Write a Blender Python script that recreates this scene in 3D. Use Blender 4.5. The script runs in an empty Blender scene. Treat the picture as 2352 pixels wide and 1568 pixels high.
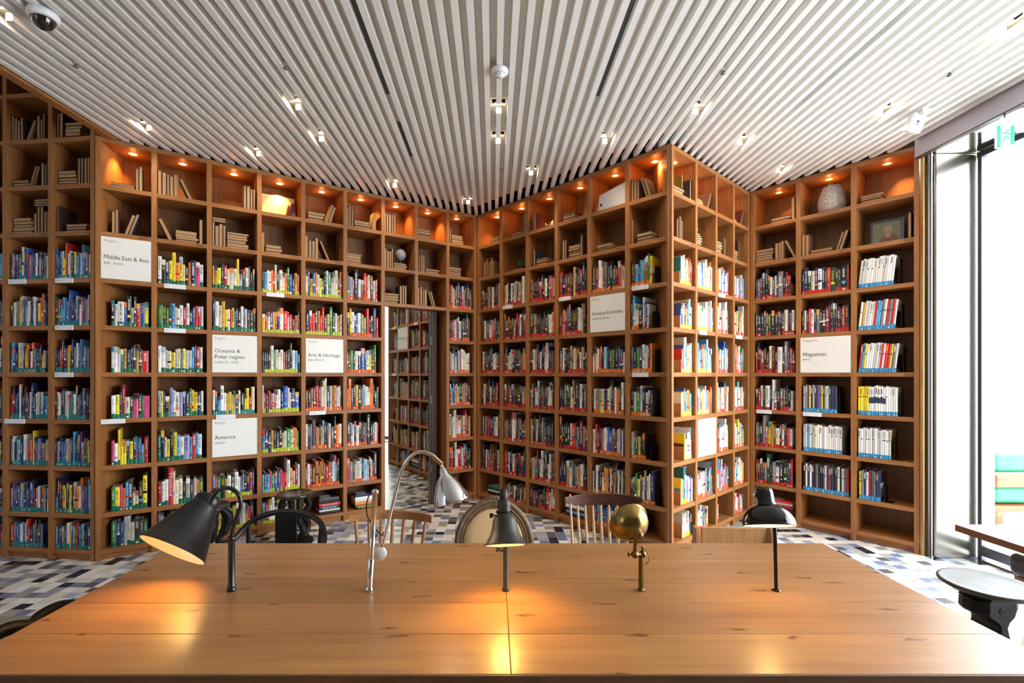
import bpy, math, random
from mathutils import Matrix, Vector
R = random.Random(7)
PI = math.pi
scn = bpy.context.scene
COL = scn.collection

# ------------------------------------------------------------------ camera / world / light / exposure
F = 1087.0; CX = 1133.0; HZ = 860.0; P = 0.36; CAMZ = 1.422
cam_d = bpy.data.cameras.new('camera'); cam = bpy.data.objects.new('camera', cam_d); COL.objects.link(cam)
cam.location = (0, 0, CAMZ); cam.rotation_euler = (PI/2, 0, 0)
cam_d.sensor_width = 36; cam_d.lens = 36*F/2352
cam_d.shift_x = (1176-CX)/2352; cam_d.shift_y = (HZ-784)/2352
cam_d.clip_start = 0.05; cam_d.clip_end = 200
scn.camera = cam
w = bpy.data.worlds.new('world'); scn.world = w; w.use_nodes = True
bg = w.node_tree.nodes['Background']; bg.inputs[0].default_value = (0.93, 0.97, 1.0, 1); bg.inputs[1].default_value = 13.0
scn.view_settings.view_transform = 'Standard'; scn.view_settings.look = 'None'
scn.view_settings.gamma = 1; scn.view_settings.use_curve_mapping = False
scn.view_settings.exposure = 0.30
def area(name, loc, rot, sx, sy, power, col, portal=False):
    d = bpy.data.lights.new(name, 'AREA'); d.shape = 'RECTANGLE'; d.size = sx; d.size_y = sy; d.energy = power; d.color = col
    o = bpy.data.objects.new(name, d); COL.objects.link(o); o.location = loc; o.rotation_euler = rot
    if portal: d.cycles.is_portal = True
    return o
# daylight through the glazed right side and through the window behind the camera
area('daylight_portal_side', (3.82, 1.75, 1.56), (0, PI/2, 0), 3.1, 3.9, 1, (1,1,1), True)
area('daylight_portal_rear', (-4.45, -2.96, 2.95), (PI/2, 0, 0), 0.5, 2.7, 1, (1,1,1), True)
CUBBY_W = 10.0; CEIL_W = 13.0; LAMP_W = 1.6
try:
    cy = scn.cycles; cy.use_denoising = True; cy.max_bounces = 9; cy.diffuse_bounces = 5; cy.glossy_bounces = 5
    cy.transparent_max_bounces = 12; cy.sample_clamp_indirect = 6; cy.caustics_reflective = False; cy.caustics_refractive = False
    cy.use_light_tree = True
except Exception: pass

# ------------------------------------------------------------------ helpers
def S(r, g, b):
    f = lambda c: ((c/255+0.055)/1.055)**2.4 if c > 10.3 else c/255/12.92
    return (f(r), f(g), f(b), 1)
def at(px, py, d):
    """point seen at (px,py) of the measured photograph, d metres in front of the camera"""
    return Vector(((px-CX)*d/F, d, CAMZ-(py-HZ)*d/F))
class MB:
    def __init__(s, M=None): s.v = []; s.f = []; s.m = []; s.c = []; s.sm = []; s.M = M
    def add(s, vs, fs, mi=0, col=None, smooth=False):
        o = len(s.v)
        s.v += [s.M @ Vector(v) for v in vs] if s.M is not None else [Vector(v) for v in vs]
        for f in fs: s.f.append([i+o for i in f]); s.m.append(mi); s.c.append(col); s.sm.append(smooth)
    def box(s, a, b, mi=0, col=None, M=None):
        x0,y0,z0 = a; x1,y1,z1 = b
        vs = [Vector(p) for p in ((x0,y0,z0),(x1,y0,z0),(x1,y1,z0),(x0,y1,z0),(x0,y0,z1),(x1,y0,z1),(x1,y1,z1),(x0,y1,z1))]
        if M is not None: vs = [M @ v for v in vs]
        s.add(vs, [(0,3,2,1),(4,5,6,7),(0,1,5,4),(1,2,6,5),(2,3,7,6),(3,0,4,7)], mi, col)
    def prism(s, poly, z0, z1, mi=0, col=None, axis='z'):
        n = len(poly)
        if axis == 'z': vs = [(x,y,z0) for x,y in poly]+[(x,y,z1) for x,y in poly]
        elif axis == 'y': vs = [(x,z0,y) for x,y in poly]+[(x,z1,y) for x,y in poly]
        else: vs = [(z0,x,y) for x,y in poly]+[(z1,x,y) for x,y in poly]
        s.add(vs, [tuple(range(n-1,-1,-1)), tuple(range(n,2*n))]+[(i,(i+1)%n,(i+1)%n+n,i+n) for i in range(n)], mi, col)
    def tube(s, pts, r, n=12, mi=0, col=None, flat=1.0, caps=True):
        pts = [Vector(p) for p in pts]; k = len(pts)
        rs = r if isinstance(r, (list,tuple)) else [r]*k
        vs = []; up = None
        for i,p in enumerate(pts):
            t = (pts[min(i+1,k-1)]-pts[max(i-1,0)]).normalized()
            if up is None:
                up = t.orthogonal().normalized()
                if abs(t.z) < 0.9: up = (Vector((0,0,1))-t*t.z).normalized()
            else: up = (up-t*up.dot(t)).normalized()
            sd = t.cross(up)
            for j in range(n):
                a = 2*PI*j/n; vs.append(p+up*(math.cos(a)*rs[i])+sd*(math.sin(a)*rs[i]*flat))
        fs = [(i*n+j, i*n+(j+1)%n, (i+1)*n+(j+1)%n, (i+1)*n+j) for i in range(k-1) for j in range(n)]
        s.add(vs, fs, mi, col, True)
        if caps: s.add(vs[:n], [tuple(range(n-1,-1,-1))], mi, col); s.add(vs[-n:], [tuple(range(n))], mi, col)
    def lathe(s, prof, M=None, n=32, mi=0, col=None):
        vs = []
        for r,z in prof:
            for j in range(n):
                a = 2*PI*j/n; v = Vector((r*math.cos(a), r*math.sin(a), z)); vs.append(M @ v if M is not None else v)
        fs = [(i*n+j, i*n+(j+1)%n, (i+1)*n+(j+1)%n, (i+1)*n+j) for i in range(len(prof)-1) for j in range(n)]
        s.add(vs, fs, mi, col, True)
    def ball(s, c, r, n=16, mi=0, sc=(1,1,1)):
        k = n//2
        s.lathe([(max(r*math.sin(PI*i/k),1e-5), -r*math.cos(PI*i/k)) for i in range(k+1)], Matrix.Translation(c) @ Matrix.Diagonal((*sc,1)), n, mi)
    def data(s, name, mats, off=Vector((0,0,0))):
        me = bpy.data.meshes.new(name)
        me.from_pydata([tuple(v-off) for v in s.v], [], s.f)
        for m in mats: me.materials.append(m)
        me.polygons.foreach_set('material_index', s.m)
        me.polygons.foreach_set('use_smooth', s.sm)
        if any(c is not None for c in s.c):
            at_ = me.color_attributes.new('Col', 'FLOAT_COLOR', 'CORNER'); buf = []
            for f,c in zip(s.f, s.c): buf += list(c or (0.8,0.8,0.8,1))*len(f)
            at_.data.foreach_set('color', buf)
        me.update(); return me
    def obj(s, name, mats, parent=None, off=None, loc=None):
        """verts in world coords: parent's root location is subtracted. loc: origin of a top-level mesh"""
        if not isinstance(mats, (list,tuple)): mats = [mats]
        o0 = Vector((0,0,0))
        if parent is not None:
            p = parent
            while p.parent: p = p.parent
            o0 = p.location.copy()
        if loc is not None: o0 = Vector(loc)
        if off is not None: o0 = Vector(off)
        o = bpy.data.objects.new(name, s.data(name, mats, o0)); COL.objects.link(o)
        if parent is not None: o.parent = parent
        elif loc is not None: o.location = loc
        return o
def tag(o, label=None, cat=None, group=None, kind=None):
    if label: o['label'] = label
    if cat: o['category'] = cat
    if group: o['group'] = group
    if kind: o['kind'] = kind
    return o
def thing(name, label, cat, loc=(0,0,0), rotz=0, group=None):
    o = bpy.data.objects.new(name, None); COL.objects.link(o); o.empty_display_size = 0.1
    o.location = loc; o.rotation_euler = (0,0,rotz); return tag(o, label, cat, group)
def bevel(o, wd=0.004, seg=2):
    m = o.modifiers.new('bevel', 'BEVEL'); m.width = wd; m.segments = seg; m.limit_method = 'ANGLE'; return o
def spot(name, parent, loc, direc, power, ang, col=(1,0.62,0.3), r=0.015, blend=0.5):
    d = bpy.data.lights.new(name, 'SPOT'); d.energy = power; d.spot_size = ang; d.spot_blend = blend; d.color = col; d.shadow_soft_size = r; d.specular_factor = .45
    o = bpy.data.objects.new(name, d); COL.objects.link(o)
    base = Vector((0,0,0))
    if parent is not None:
        base = parent.location.copy(); o.parent = parent
    o.location = Vector(loc)-base
    o.rotation_euler = Vector(direc).to_track_quat('-Z','Y').to_euler(); return o
def text_data(body, size, name='lettering', mat=None, align='LEFT', extr=0.0):
    c = bpy.data.curves.new(name, 'FONT'); c.body = body; c.size = size; c.align_x = align; c.extrude = extr; c.resolution_u = 3
    t = bpy.data.objects.new(name, c); COL.objects.link(t)
    dg = bpy.context.evaluated_depsgraph_get(); dg.update()
    me = bpy.data.meshes.new_from_object(t.evaluated_get(dg)); me.name = name
    bpy.data.objects.remove(t); bpy.data.curves.remove(c)
    me.materials.clear()
    if mat: me.materials.append(mat)
    return me

# ------------------------------------------------------------------ materials
def nmat(name):
    m = bpy.data.materials.new(name); m.use_nodes = True; nt = m.node_tree
    return m, nt, nt.nodes['Principled BSDF']
def simple(name, col, rough=0.5, metal=0.0, spec=0.5, noise=0.0, nscale=30, bump=0.0, coat=0.0):
    m, nt, b = nmat(name)
    b.inputs['Base Color'].default_value = col; b.inputs['Roughness'].default_value = rough
    b.inputs['Metallic'].default_value = metal; b.inputs['Specular IOR Level'].default_value = spec
    b.inputs['Coat Weight'].default_value = coat
    if noise or bump:
        tc = nt.nodes.new('ShaderNodeTexCoord'); n = nt.nodes.new('ShaderNodeTexNoise'); n.inputs['Scale'].default_value = nscale; n.inputs['Detail'].default_value = 5
        nt.links.new(tc.outputs['Object'], n.inputs['Vector'])
        if noise:
            mx = nt.nodes.new('ShaderNodeMix'); mx.data_type = 'RGBA'
            mx.inputs['A'].default_value = tuple(c*(1-noise) for c in col[:3])+(1,); mx.inputs['B'].default_value = tuple(min(1,c*(1+noise)) for c in col[:3])+(1,)
            nt.links.new(n.outputs['Fac'], mx.inputs['Factor']); nt.links.new(mx.outputs['Result'], b.inputs['Base Color'])
        if bump:
            bp = nt.nodes.new('ShaderNodeBump'); bp.inputs['Strength'].default_value = bump; bp.inputs['Distance'].default_value = 0.01
            nt.links.new(n.outputs['Fac'], bp.inputs['Height']); nt.links.new(bp.outputs['Normal'], b.inputs['Normal'])
    return m
def wood(name, c0, c1, axis='X', rough=0.45, scale=1.0, knots=False, spec=0.4, planks=False, coat=0.0, mul=0.35):
    m, nt, b = nmat(name); N = nt.nodes.new; L = nt.links.new
    tc = N('ShaderNodeTexCoord'); mp = N('ShaderNodeMapping')
    st = {'X': (1.2, 22, 22), 'Y': (22, 1.2, 22), 'Z': (22, 22, 1.2)}[axis]
    mp.inputs['Scale'].default_value = tuple(x*scale for x in st)
    geo = N('ShaderNodeNewGeometry')
    L(tc.outputs['Object'], mp.inputs['Vector'])
    if planks:
        cm = N('ShaderNodeCombineXYZ'); mu = N('ShaderNodeMath'); mu.operation = 'MULTIPLY'; mu.inputs[1].default_value = 37
        L(geo.outputs['Random Per Island'], mu.inputs[0]); L(mu.outputs[0], cm.inputs[0]); L(mu.outputs[0], cm.inputs[2]); L(cm.outputs[0], mp.inputs['Location'])
    n = N('ShaderNodeTexNoise'); n.inputs['Scale'].default_value = 1.6; n.inputs['Detail'].default_value = 7; n.inputs['Roughness'].default_value = 0.62; n.inputs['Distortion'].default_value = 0.6
    L(mp.outputs[0], n.inputs['Vector'])
    cr = N('ShaderNodeValToRGB'); cr.color_ramp.elements[0].position = 0.3; cr.color_ramp.elements[1].position = 0.72
    cr.color_ramp.elements[0].color = c0; cr.color_ramp.elements[1].color = c1
    L(n.outputs['Fac'], cr.inputs[0]); out = cr.outputs['Color']
    n2 = N('ShaderNodeTexNoise'); n2.inputs['Scale'].default_value = 9; n2.inputs['Detail'].default_value = 3; L(mp.outputs[0], n2.inputs['Vector'])
    mx = N('ShaderNodeMix'); mx.data_type = 'RGBA'; mx.blend_type = 'MULTIPLY'; mx.inputs['Factor'].default_value = mul
    cr2 = N('ShaderNodeValToRGB'); cr2.color_ramp.elements[0].position = 0.35; cr2.color_ramp.elements[0].color = (0.45,0.38,0.3,1); cr2.color_ramp.elements[1].position = 0.55; cr2.color_ramp.elements[1].color = (1,1,1,1)
    L(n2.outputs['Fac'], cr2.inputs[0]); L(out, mx.inputs['A']); L(cr2.outputs['Color'], mx.inputs['B']); out = mx.outputs['Result']
    if knots:
        mk = N('ShaderNodeMapping'); mk.inputs['Scale'].default_value = (2.0, 8.5, 1); 
        ns = N('ShaderNodeTexNoise'); ns.inputs['Scale'].default_value = 34; ad = N('ShaderNodeMix'); ad.data_type = 'RGBA'; ad.blend_type = 'LINEAR_LIGHT'; ad.inputs['Factor'].default_value = 0.10
        L(tc.outputs['Object'], mk.inputs['Vector']); L(mk.outputs[0], ad.inputs['A']); L(tc.outputs['Object'], ns.inputs['Vector']); L(ns.outputs['Color'], ad.inputs['B'])
        vo = N('ShaderNodeTexVoronoi'); vo.voronoi_dimensions = '2D'; vo.inputs['Scale'].default_value = 1.0; L(ad.outputs['Result'], vo.inputs['Vector'])
        ck = N('ShaderNodeValToRGB'); ck.color_ramp.elements[0].position = 0.012; ck.color_ramp.elements[0].color = (0.12,0.05,0.02,1); ck.color_ramp.elements[1].position = 0.07; ck.color_ramp.elements[1].color = (1,1,1,1)
        e = ck.color_ramp.elements.new(0.035); e.color = (0.55,0.36,0.22,1)
        L(vo.outputs['Distance'], ck.inputs[0])
        m2 = N('ShaderNodeMix'); m2.data_type = 'RGBA'; m2.blend_type = 'MULTIPLY'; m2.inputs['Factor'].default_value = 0.85
        L(out, m2.inputs['A']); L(ck.outputs['Color'], m2.inputs['B']); out = m2.outputs['Result']
    if planks:
        hv = N('ShaderNodeHueSaturation'); mr = N('ShaderNodeMapRange'); mr.inputs['To Min'].default_value = 0.86; mr.inputs['To Max'].default_value = 1.12
        L(geo.outputs['Random Per Island'], mr.inputs['Value']); L(mr.outputs[0], hv.inputs['Value']); L(out, hv.inputs['Color']); out = hv.outputs['Color']
    L(out, b.inputs['Base Color'])
    b.inputs['Roughness'].default_value = rough; b.inputs['Specular IOR Level'].default_value = spec; b.inputs['Coat Weight'].default_value = coat; b.inputs['Coat Roughness'].default_value = 0.2
    bp = N('ShaderNodeBump'); bp.inputs['Strength'].default_value = 0.12; bp.inputs['Distance'].default_value = 0.002
    L(n2.outputs['Fac'], bp.inputs['Height']); L(bp.outputs['Normal'], b.inputs['Normal'])
    return m
def emit(name, col, st):
    m, nt, b = nmat(name); b.inputs['Base Color'].default_value = col; b.inputs['Emission Color'].default_value = col; b.inputs['Emission Strength'].default_value = st; return m

oak0, oak1 = (0.27,0.104,0.029,1), (0.425,0.178,0.053,1)
M_shelf = wood('oak_shelf', oak0, oak1, 'X', 0.5)
M_up = wood('oak_upright', oak0, oak1, 'Z', 0.5)
M_back = wood('oak_back_panel_shaded', (0.15,0.064,0.02,1), (0.24,0.108,0.034,1), 'Z', 0.55, 0.6)  # shelf oak darkened: the shade inside the cubbies is put into the colour
M_table = wood('oak_table', (0.35,0.147,0.042,1), (0.49,0.226,0.072,1), 'X', 0.40, 0.55, True, 0.6, True, 0.25, mul=.16)
M_tedge = wood('oak_table_edge_shaded', (0.10,0.042,0.017,1), (0.17,0.075,0.03,1), 'X', 0.5)  # table oak in a darker tone that carries the shade of the front edge
M_slat = simple('white_slat', S(244,242,239), 0.45, noise=0.02)
M_cback = simple('ceiling_backing', S(224,216,204), 0.8)
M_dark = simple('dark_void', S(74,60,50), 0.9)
M_wallp = simple('painted_wall', S(120,104,90), 0.9, noise=0.03)
M_white = simple('white_lacquer', S(238,237,232), 0.35)
M_whitep = simple('white_plastic', S(235,236,240), 0.3)
M_ink = simple('sign_ink', S(60,58,58), 0.6)
M_inkg = simple('sign_ink_grey', S(160,156,150), 0.6)
M_code = simple('code_ink', S(45,28,18), 0.6)
M_blackm = simple('black_metal', S(22,22,23), 0.32, 0.0, 0.6)
M_blacks = simple('black_enamel', S(7,7,8), 0.1, 0.0, 0.45)
M_blackp = simple('black_powdercoat', S(16,16,17), 0.4)
M_chrome = simple('chrome', (0.8,0.8,0.82,1), 0.06, 1.0)
M_copper = simple('copper_sleeve', (0.75,0.45,0.33,1), 0.25, 1.0)
M_bronze = simple('dark_bronze', (0.045,0.038,0.031,1), 0.48, 0.5, noise=0.35, nscale=40)
M_brass = simple('aged_brass', (0.27,0.185,0.055,1), 0.25, 1.0, noise=0.35, nscale=25)
M_brassd = simple('dark_brass', (0.20,0.13,0.05,1), 0.35, 1.0, noise=0.3, nscale=40)
M_brstrip = simple('brass_strip', (0.75,0.53,0.22,1), 0.3, 1.0)
M_darkb = simple('dark_brown_frame', S(50,34,26), 0.4)
M_steel = simple('brushed_steel', (0.30,0.285,0.25,1), 0.24, 1.0, bump=0.5, nscale=1.3)
M_soffit = simple('polished_soffit', (0.66,0.65,0.61,1), 0.1, 1.0, bump=0.15, nscale=2)
M_alu = simple('grey_aluminium', S(108,112,118), 0.35, 0.7)
M_beam = simple('lilac_grey_beam', S(196,192,202), 0.4)
M_carved = simple('carved_blackwood', S(11,8,7), 0.5, 0.0, 0.25, noise=0.4, nscale=22, bump=0.5)
M_stooltop = simple('worn_blackwood_top', S(44,38,36), 0.2, noise=0.45, nscale=14, bump=0.2)
M_stooltop2 = simple('worn_grey_top', S(64,60,57), 0.42, noise=0.35, nscale=12, bump=0.2)
M_oakc = wood('honey_chair_wood', (0.36,0.15,0.055,1), (0.5,0.24,0.1,1), 'X', 0.4)
M_ashs = wood('pale_ash_spindle', (0.66,0.42,0.2,1), (0.78,0.55,0.3,1), 'Z', 0.4)
M_walnut = wood('dark_walnut', (0.055,0.018,0.012,1), (0.12,0.045,0.03,1), 'X', 0.35)
M_gilt = simple('worn_gilt_frame', S(118,92,64), 0.55, noise=0.6, nscale=35, bump=0.5)
M_linen = simple('beige_linen', S(226,190,142), 0.9, noise=0.06, nscale=300, bump=0.04)
M_ply = wood('plywood_chair', (0.40,0.19,0.07,1), (0.56,0.30,0.12,1), 'Z', 0.4)
M_rose = wood('rosewood', (0.22,0.05,0.02,1), (0.42,0.12,0.04,1), 'X', 0.3)
M_green = simple('green_leather', S(30,128,88), 0.45, noise=0.08)
M_blackl = simple('black_leather', S(18,20,24), 0.35)
M_page = simple('aged_pages', S(180,142,102), 0.85, noise=0.12, nscale=120)
M_print = None
def attr_mat(name, rough):
    m, nt, b = nmat(name); a = nt.nodes.new('ShaderNodeVertexColor'); a.layer_name = 'Col'
    nt.links.new(a.outputs['Color'], b.inputs['Base Color']); b.inputs['Roughness'].default_value = rough; return m
M_print = attr_mat('printed_cover', 0.38)
M_stick = attr_mat('printed_sticker', 0.4)
M_cloth = attr_mat('cloth_cover', 0.8)
M_bulb = emit('warm_bulb', (1,0.78,0.5,1), 14)
M_bulbw = emit('spot_bulb', (1,0.86,0.66,1), 25)
M_inner = simple('cream_reflector', S(248,236,205), 0.4)
M_tilef = None
def tile_mat():
    m, nt, b = nmat('mosaic_tiles'); N = nt.nodes.new; L = nt.links.new
    tc = N('ShaderNodeTexCoord'); mp = N('ShaderNodeMapping'); mp.inputs['Scale'].default_value = (1/0.083, 1/0.0745, 1)
    mp.inputs['Location'].default_value = (0.3, 0.55, 0)
    L(tc.outputs['Object'], mp.inputs['Vector'])
    fl = N('ShaderNodeVectorMath'); fl.operation = 'FLOOR'; L(mp.outputs[0], fl.inputs[0])
    wn = N('ShaderNodeTexWhiteNoise'); wn.noise_dimensions = '2D'; L(fl.outputs[0], wn.inputs['Vector'])
    cr = N('ShaderNodeValToRGB'); cr.color_ramp.interpolation = 'CONSTANT'
    cols = [(0,S(22,26,44)),(0.10,S(88,90,94)),(0.18,S(112,124,154)),(0.28,S(164,160,154)),(0.40,S(150,156,166)),(0.50,S(222,216,204)),(0.72,S(238,237,234)),(0.93,S(164,178,206))]
    e = cr.color_ramp.elements; e[0].position = 0; e[0].color = cols[0][1]; e[1].position = cols[1][0]; e[1].color = cols[1][1]
    for p,c in cols[2:]: k = e.new(p); k.color = c
    L(wn.outputs['Value'], cr.inputs[0])
    fr = N('ShaderNodeVectorMath'); fr.operation = 'FRACTION'; L(mp.outputs[0], fr.inputs[0])
    sx = N('ShaderNodeSeparateXYZ'); L(fr.outputs[0], sx.inputs[0])
    def edge(o, wd):
        a = N('ShaderNodeMath'); a.operation = 'LESS_THAN'; a.inputs[1].default_value = wd; L(o, a.inputs[0]); return a.outputs[0]
    mxm = N('ShaderNodeMath'); mxm.operation = 'MAXIMUM'; L(edge(sx.outputs[0], 0.045), mxm.inputs[0]); L(edge(sx.outputs[1], 0.02), mxm.inputs[1])
    mx = N('ShaderNodeMix'); mx.data_type = 'RGBA'; mx.inputs['B'].default_value = S(206,202,196)
    L(mxm.outputs[0], mx.inputs['Factor']); L(cr.outputs['Color'], mx.inputs['A']); L(mx.outputs['Result'], b.inputs['Base Color'])
    b.inputs['Roughness'].default_value = 0.32
    return m
M_tile = tile_mat()
M_plainf = simple('plain_floor', S(150,140,124), 0.5, noise=0.06, nscale=3)
def glass_mat(name='window_glass', tint=(0.97,0.99,1,1)):
    m = bpy.data.materials.new(name); m.use_nodes = True; nt = m.node_tree; nt.nodes.clear(); N = nt.nodes.new; L = nt.links.new
    o = N('ShaderNodeOutputMaterial'); t = N('ShaderNodeBsdfTransparent'); t.inputs[0].default_value = tint
    g = N('ShaderNodeBsdfGlossy'); g.inputs['Roughness'].default_value = 0.0; lw = N('ShaderNodeLayerWeight'); lw.inputs['Blend'].default_value = 0.5
    pw = N('ShaderNodeMath'); pw.operation = 'POWER'; pw.inputs[1].default_value = 5; L(lw.outputs['Facing'], pw.inputs[0])
    fr = N('ShaderNodeMath'); fr.operation = 'MULTIPLY_ADD'; fr.inputs[1].default_value = 0.9; fr.inputs[2].default_value = 0.04; L(pw.outputs[0], fr.inputs[0])
    mx = N('ShaderNodeMixShader'); L(fr.outputs[0], mx.inputs[0]); L(t.outputs[0], mx.inputs[1]); L(g.outputs[0], mx.inputs[2]); L(mx.outputs[0], o.inputs[0]); return m
M_glass = glass_mat()
M_mirror = simple('mirror', (0.66,0.66,0.60,1), 0.015, 1.0)
#==NEXT==

# ------------------------------------------------------------------ room geometry from the measured corners
ZK = lambda k: CAMZ - P*k                      # height of shelf board k (k=0 at eye height)
def plan(px, pitch): d = F*P/pitch; return Vector(((px-CX)*d/F, d))
PZ = plan(-95, 105.1); PL = plan(217, 108.9); PK = plan(1095, 72.3); PM = plan(1542, 105.3); PN = plan(1722, 83.0); PE = plan(2113, 104.6)
PATH = [PZ, PL, PK, PM, PN, PE]
CEIL = ZK(-5) + 0.018 + 0.004
XL, XR = -2.915, 3.30
def front_y(x):
    for a, b in zip(PATH, PATH[1:]):
        if a.x <= x <= b.x: return a.y+(b.y-a.y)*(x-a.x)/(b.x-a.x)
    return PE.y if x > PE.x else PZ.y
class Wall:
    def __init__(s, a, b, posts):
        s.a = a; s.u = (b-a).normalized(); s.n = Vector((-s.u.y, s.u.x)); s.L = (b-a).length; s.ang = math.atan2(s.u.y, s.u.x)
        s.s = [s.at_px(p) for p in posts]
    def at_px(s, px):
        q = (px-CX)/F   # X = q*Y along the ray
        den = s.u.x - q*s.u.y
        return (q*s.a.y - s.a.x)/den
    def M(s): return Matrix.Translation((s.a.x, s.a.y, 0)) @ Matrix.Rotation(s.ang, 4, 'Z')
W0 = Wall(PZ, PL, [-95, 10, 115, 217]); W1 = Wall(PL, PK, [217, 354, 481, 596, 697, 793, 880, 957, 1029, 1095])
WA = Wall(PK, PM, [1095, 1150, 1210, 1277, 1352, 1440, 1542]); WB = Wall(PM, PN, [1542, 1600, 1646, 1686, 1722]); WC = Wall(PN, PE, [1722, 1833, 1960, 2113])
WALLS = {'W0': W0, 'W1': W1, 'WA': WA, 'WB': WB, 'WC': WC}
D = 0.30; UP = 0.036; BT = 0.034
ZB = ZK(3.765)                                  # lowest board
KS = [-5,-4,-3,-2,-1,0,1,2,3,3.765]
def mitre(w1, w2):                              # shift of the back corner along u of the walls meeting at a convex corner
    a = (w2.ang - w1.ang)/2; return D*math.tan(a)
mL = mitre(W0, W1); mM = mitre(WA, WB)
OFF = {'W0': (0, mL), 'W1': (mL, 0), 'WA': (0, mM), 'WB': (mM, 0), 'WC': (0, 0)}
def bookcase(key, label, ks, ztop):
    W = WALLS[key]; so, eo = OFF[key]; L = W.L
    root = thing('bookcase', label, 'bookcase', (W.a.x, W.a.y, 0), W.ang)
    def part(mb, name, mat):
        o = mb.obj(name, mat, off=(0,0,0)); o.parent = root; return o
    g = 0.004
    for i, s0 in enumerate(W.s):
        mb = MB(); first, last = i == 0, i == len(W.s)-1
        z0 = 0.0
        if key == 'W1' and i == 7: z0 = ZK(-2)+BT/2
        if first: poly = [(g,0),(UP,0),(UP+so,D),(g+so,D)]
        elif last: poly = [(L-UP,0),(L-g,0),(L-g-eo,D),(L-UP-eo,D)]
        else: poly = [(s0-UP/2,0),(s0+UP/2,0),(s0+UP/2,D),(s0-UP/2,D)]
        mb.prism(poly, z0, ztop); part(mb, 'upright', M_up)
    def seg(a, b): return [(a, b)]
    for k in ks:
        z = ZK(k); zt = min(z+BT/2, ztop-0.001) if k != ks[0] or key == 'W0' else ztop-0.001
        spans = [(g*2, L-g*2)]
        if key == 'W1' and k > -2: spans = [(g*2, W.s[6]-0.001), (W.s[8]+0.001, L-g*2)]
        for a, b in spans:
            sa = so if a == g*2 else 0; sb = eo if b == L-g*2 else 0
            mb = MB(); mb.prism([(a,0.0025),(b,0.0025),(b-sb,D-0.001),(a+sa,D-0.001)], z-BT/2, zt); part(mb, 'shelf', M_shelf)
            if k == 3.765:
                mb = MB(); mb.prism([(a,0.03),(b,0.03),(b,0.045),(a,0.045)], 0, z-BT/2); part(mb, 'plinth', M_shelf)
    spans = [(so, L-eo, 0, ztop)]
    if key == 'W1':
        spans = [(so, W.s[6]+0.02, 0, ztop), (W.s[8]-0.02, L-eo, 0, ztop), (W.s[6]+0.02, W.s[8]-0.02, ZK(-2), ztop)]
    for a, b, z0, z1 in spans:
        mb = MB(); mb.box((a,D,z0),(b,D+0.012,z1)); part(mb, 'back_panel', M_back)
    return root
TOPZ = CEIL-0.004
bc = {}
bc['W0'] = bookcase('W0', 'tall dim oak bookcase at the far left edge reaching above the ceiling beam', [-8,-7,-6]+KS, ZK(-8)+0.1)
bc['W1'] = bookcase('W1', 'long oak bookcase wall on the left with the mirrored doorway in it', KS, TOPZ)
bc['WA'] = bookcase('WA', 'oak bookcase wall running from the deep corner out to the projecting corner', KS, TOPZ)
bc['WB'] = bookcase('WB', 'bright narrow oak bookcase just right of the projecting corner', KS, TOPZ)
bc['WC'] = bookcase('WC', 'right-hand oak bookcase of magazines beside the steel column', KS, TOPZ)
def wall_child(key, me, name, s, z, y=-0.0015, label=None):
    """flat lettering set on a bookcase front"""
    o = bpy.data.objects.new(name, me); COL.objects.link(o); o.parent = bc[key]
    o.matrix_local = Matrix.Translation((s, y, z)) @ Matrix(((1,0,0,0),(0,0,-1,0),(0,1,0,0),(0,0,0,1)))
    if label: o['label'] = label
    return o
pre = {'W0': 24, 'W1': 25, 'WA': 26, 'WB': 27, 'WC': 28}
for key, W in WALLS.items():
    nb = len(W.s)-1
    for c in range(nb):
        num = c+1
        if key == 'W0': num = {0: 1, 1: 2, 2: 6}[c]
        me = text_data('%d-%02d' % (pre[key], num), 0.027, 'shelf_code', M_code, 'RIGHT')
        for k in (-3, 0):
            if key == 'W1' and c in (6,7) and k == 0: continue
            wall_child(key, me, 'shelf_code', W.s[c+1]-UP/2-0.018, ZK(k)-0.010, 0.0015)

# filler posts closing the two deep corners
for nm, c, wa_, wb_ in (('filler_post', PK, W1, WA), ('filler_post', PN, WB, WC)):
    q = [c, c+wa_.n*D, c+(wa_.n+wb_.n).normalized()*D*1.1, c+wb_.n*D]
    q = [c+(wa_.n+wb_.n).normalized()*0.006]+q[1:]
    mb = MB(); mb.prism([(p.x-c.x,p.y-c.y) for p in q][::-1], 0, TOPZ)
    o = mb.obj(nm, M_up, off=(0,0,0)); o.location = (c.x,c.y,0)
    Wc = WALLS['WA' if c is PK else 'WC']; o.parent = bc['WA' if c is PK else 'WC']; o.matrix_local = Wc.M().inverted() @ Matrix.Translation((c.x,c.y,0))
# floor, ceiling void, walls
def struct(name, mb, mat, parent=None):
    o = mb.obj(name, mat, parent)
    if parent is None: o['kind'] = 'structure'
    return o
XS, XW = 3.745, -5.0
mb = MB(); mb.box((XW,2.79,-0.05),(3.9,6.5,0)); f = struct('floor', mb, M_tile)
mb = MB(); mb.box((XW,-3.0,-0.05),(3.9,2.79,0)); struct('floor', mb, M_plainf)
mb = MB(); mb.box((3.9,-6,-0.06),(24,16,-0.012)); struct('floor', mb, simple('terrace_paving', S(232,232,230), 0.7, noise=0.03, nscale=2))
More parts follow.
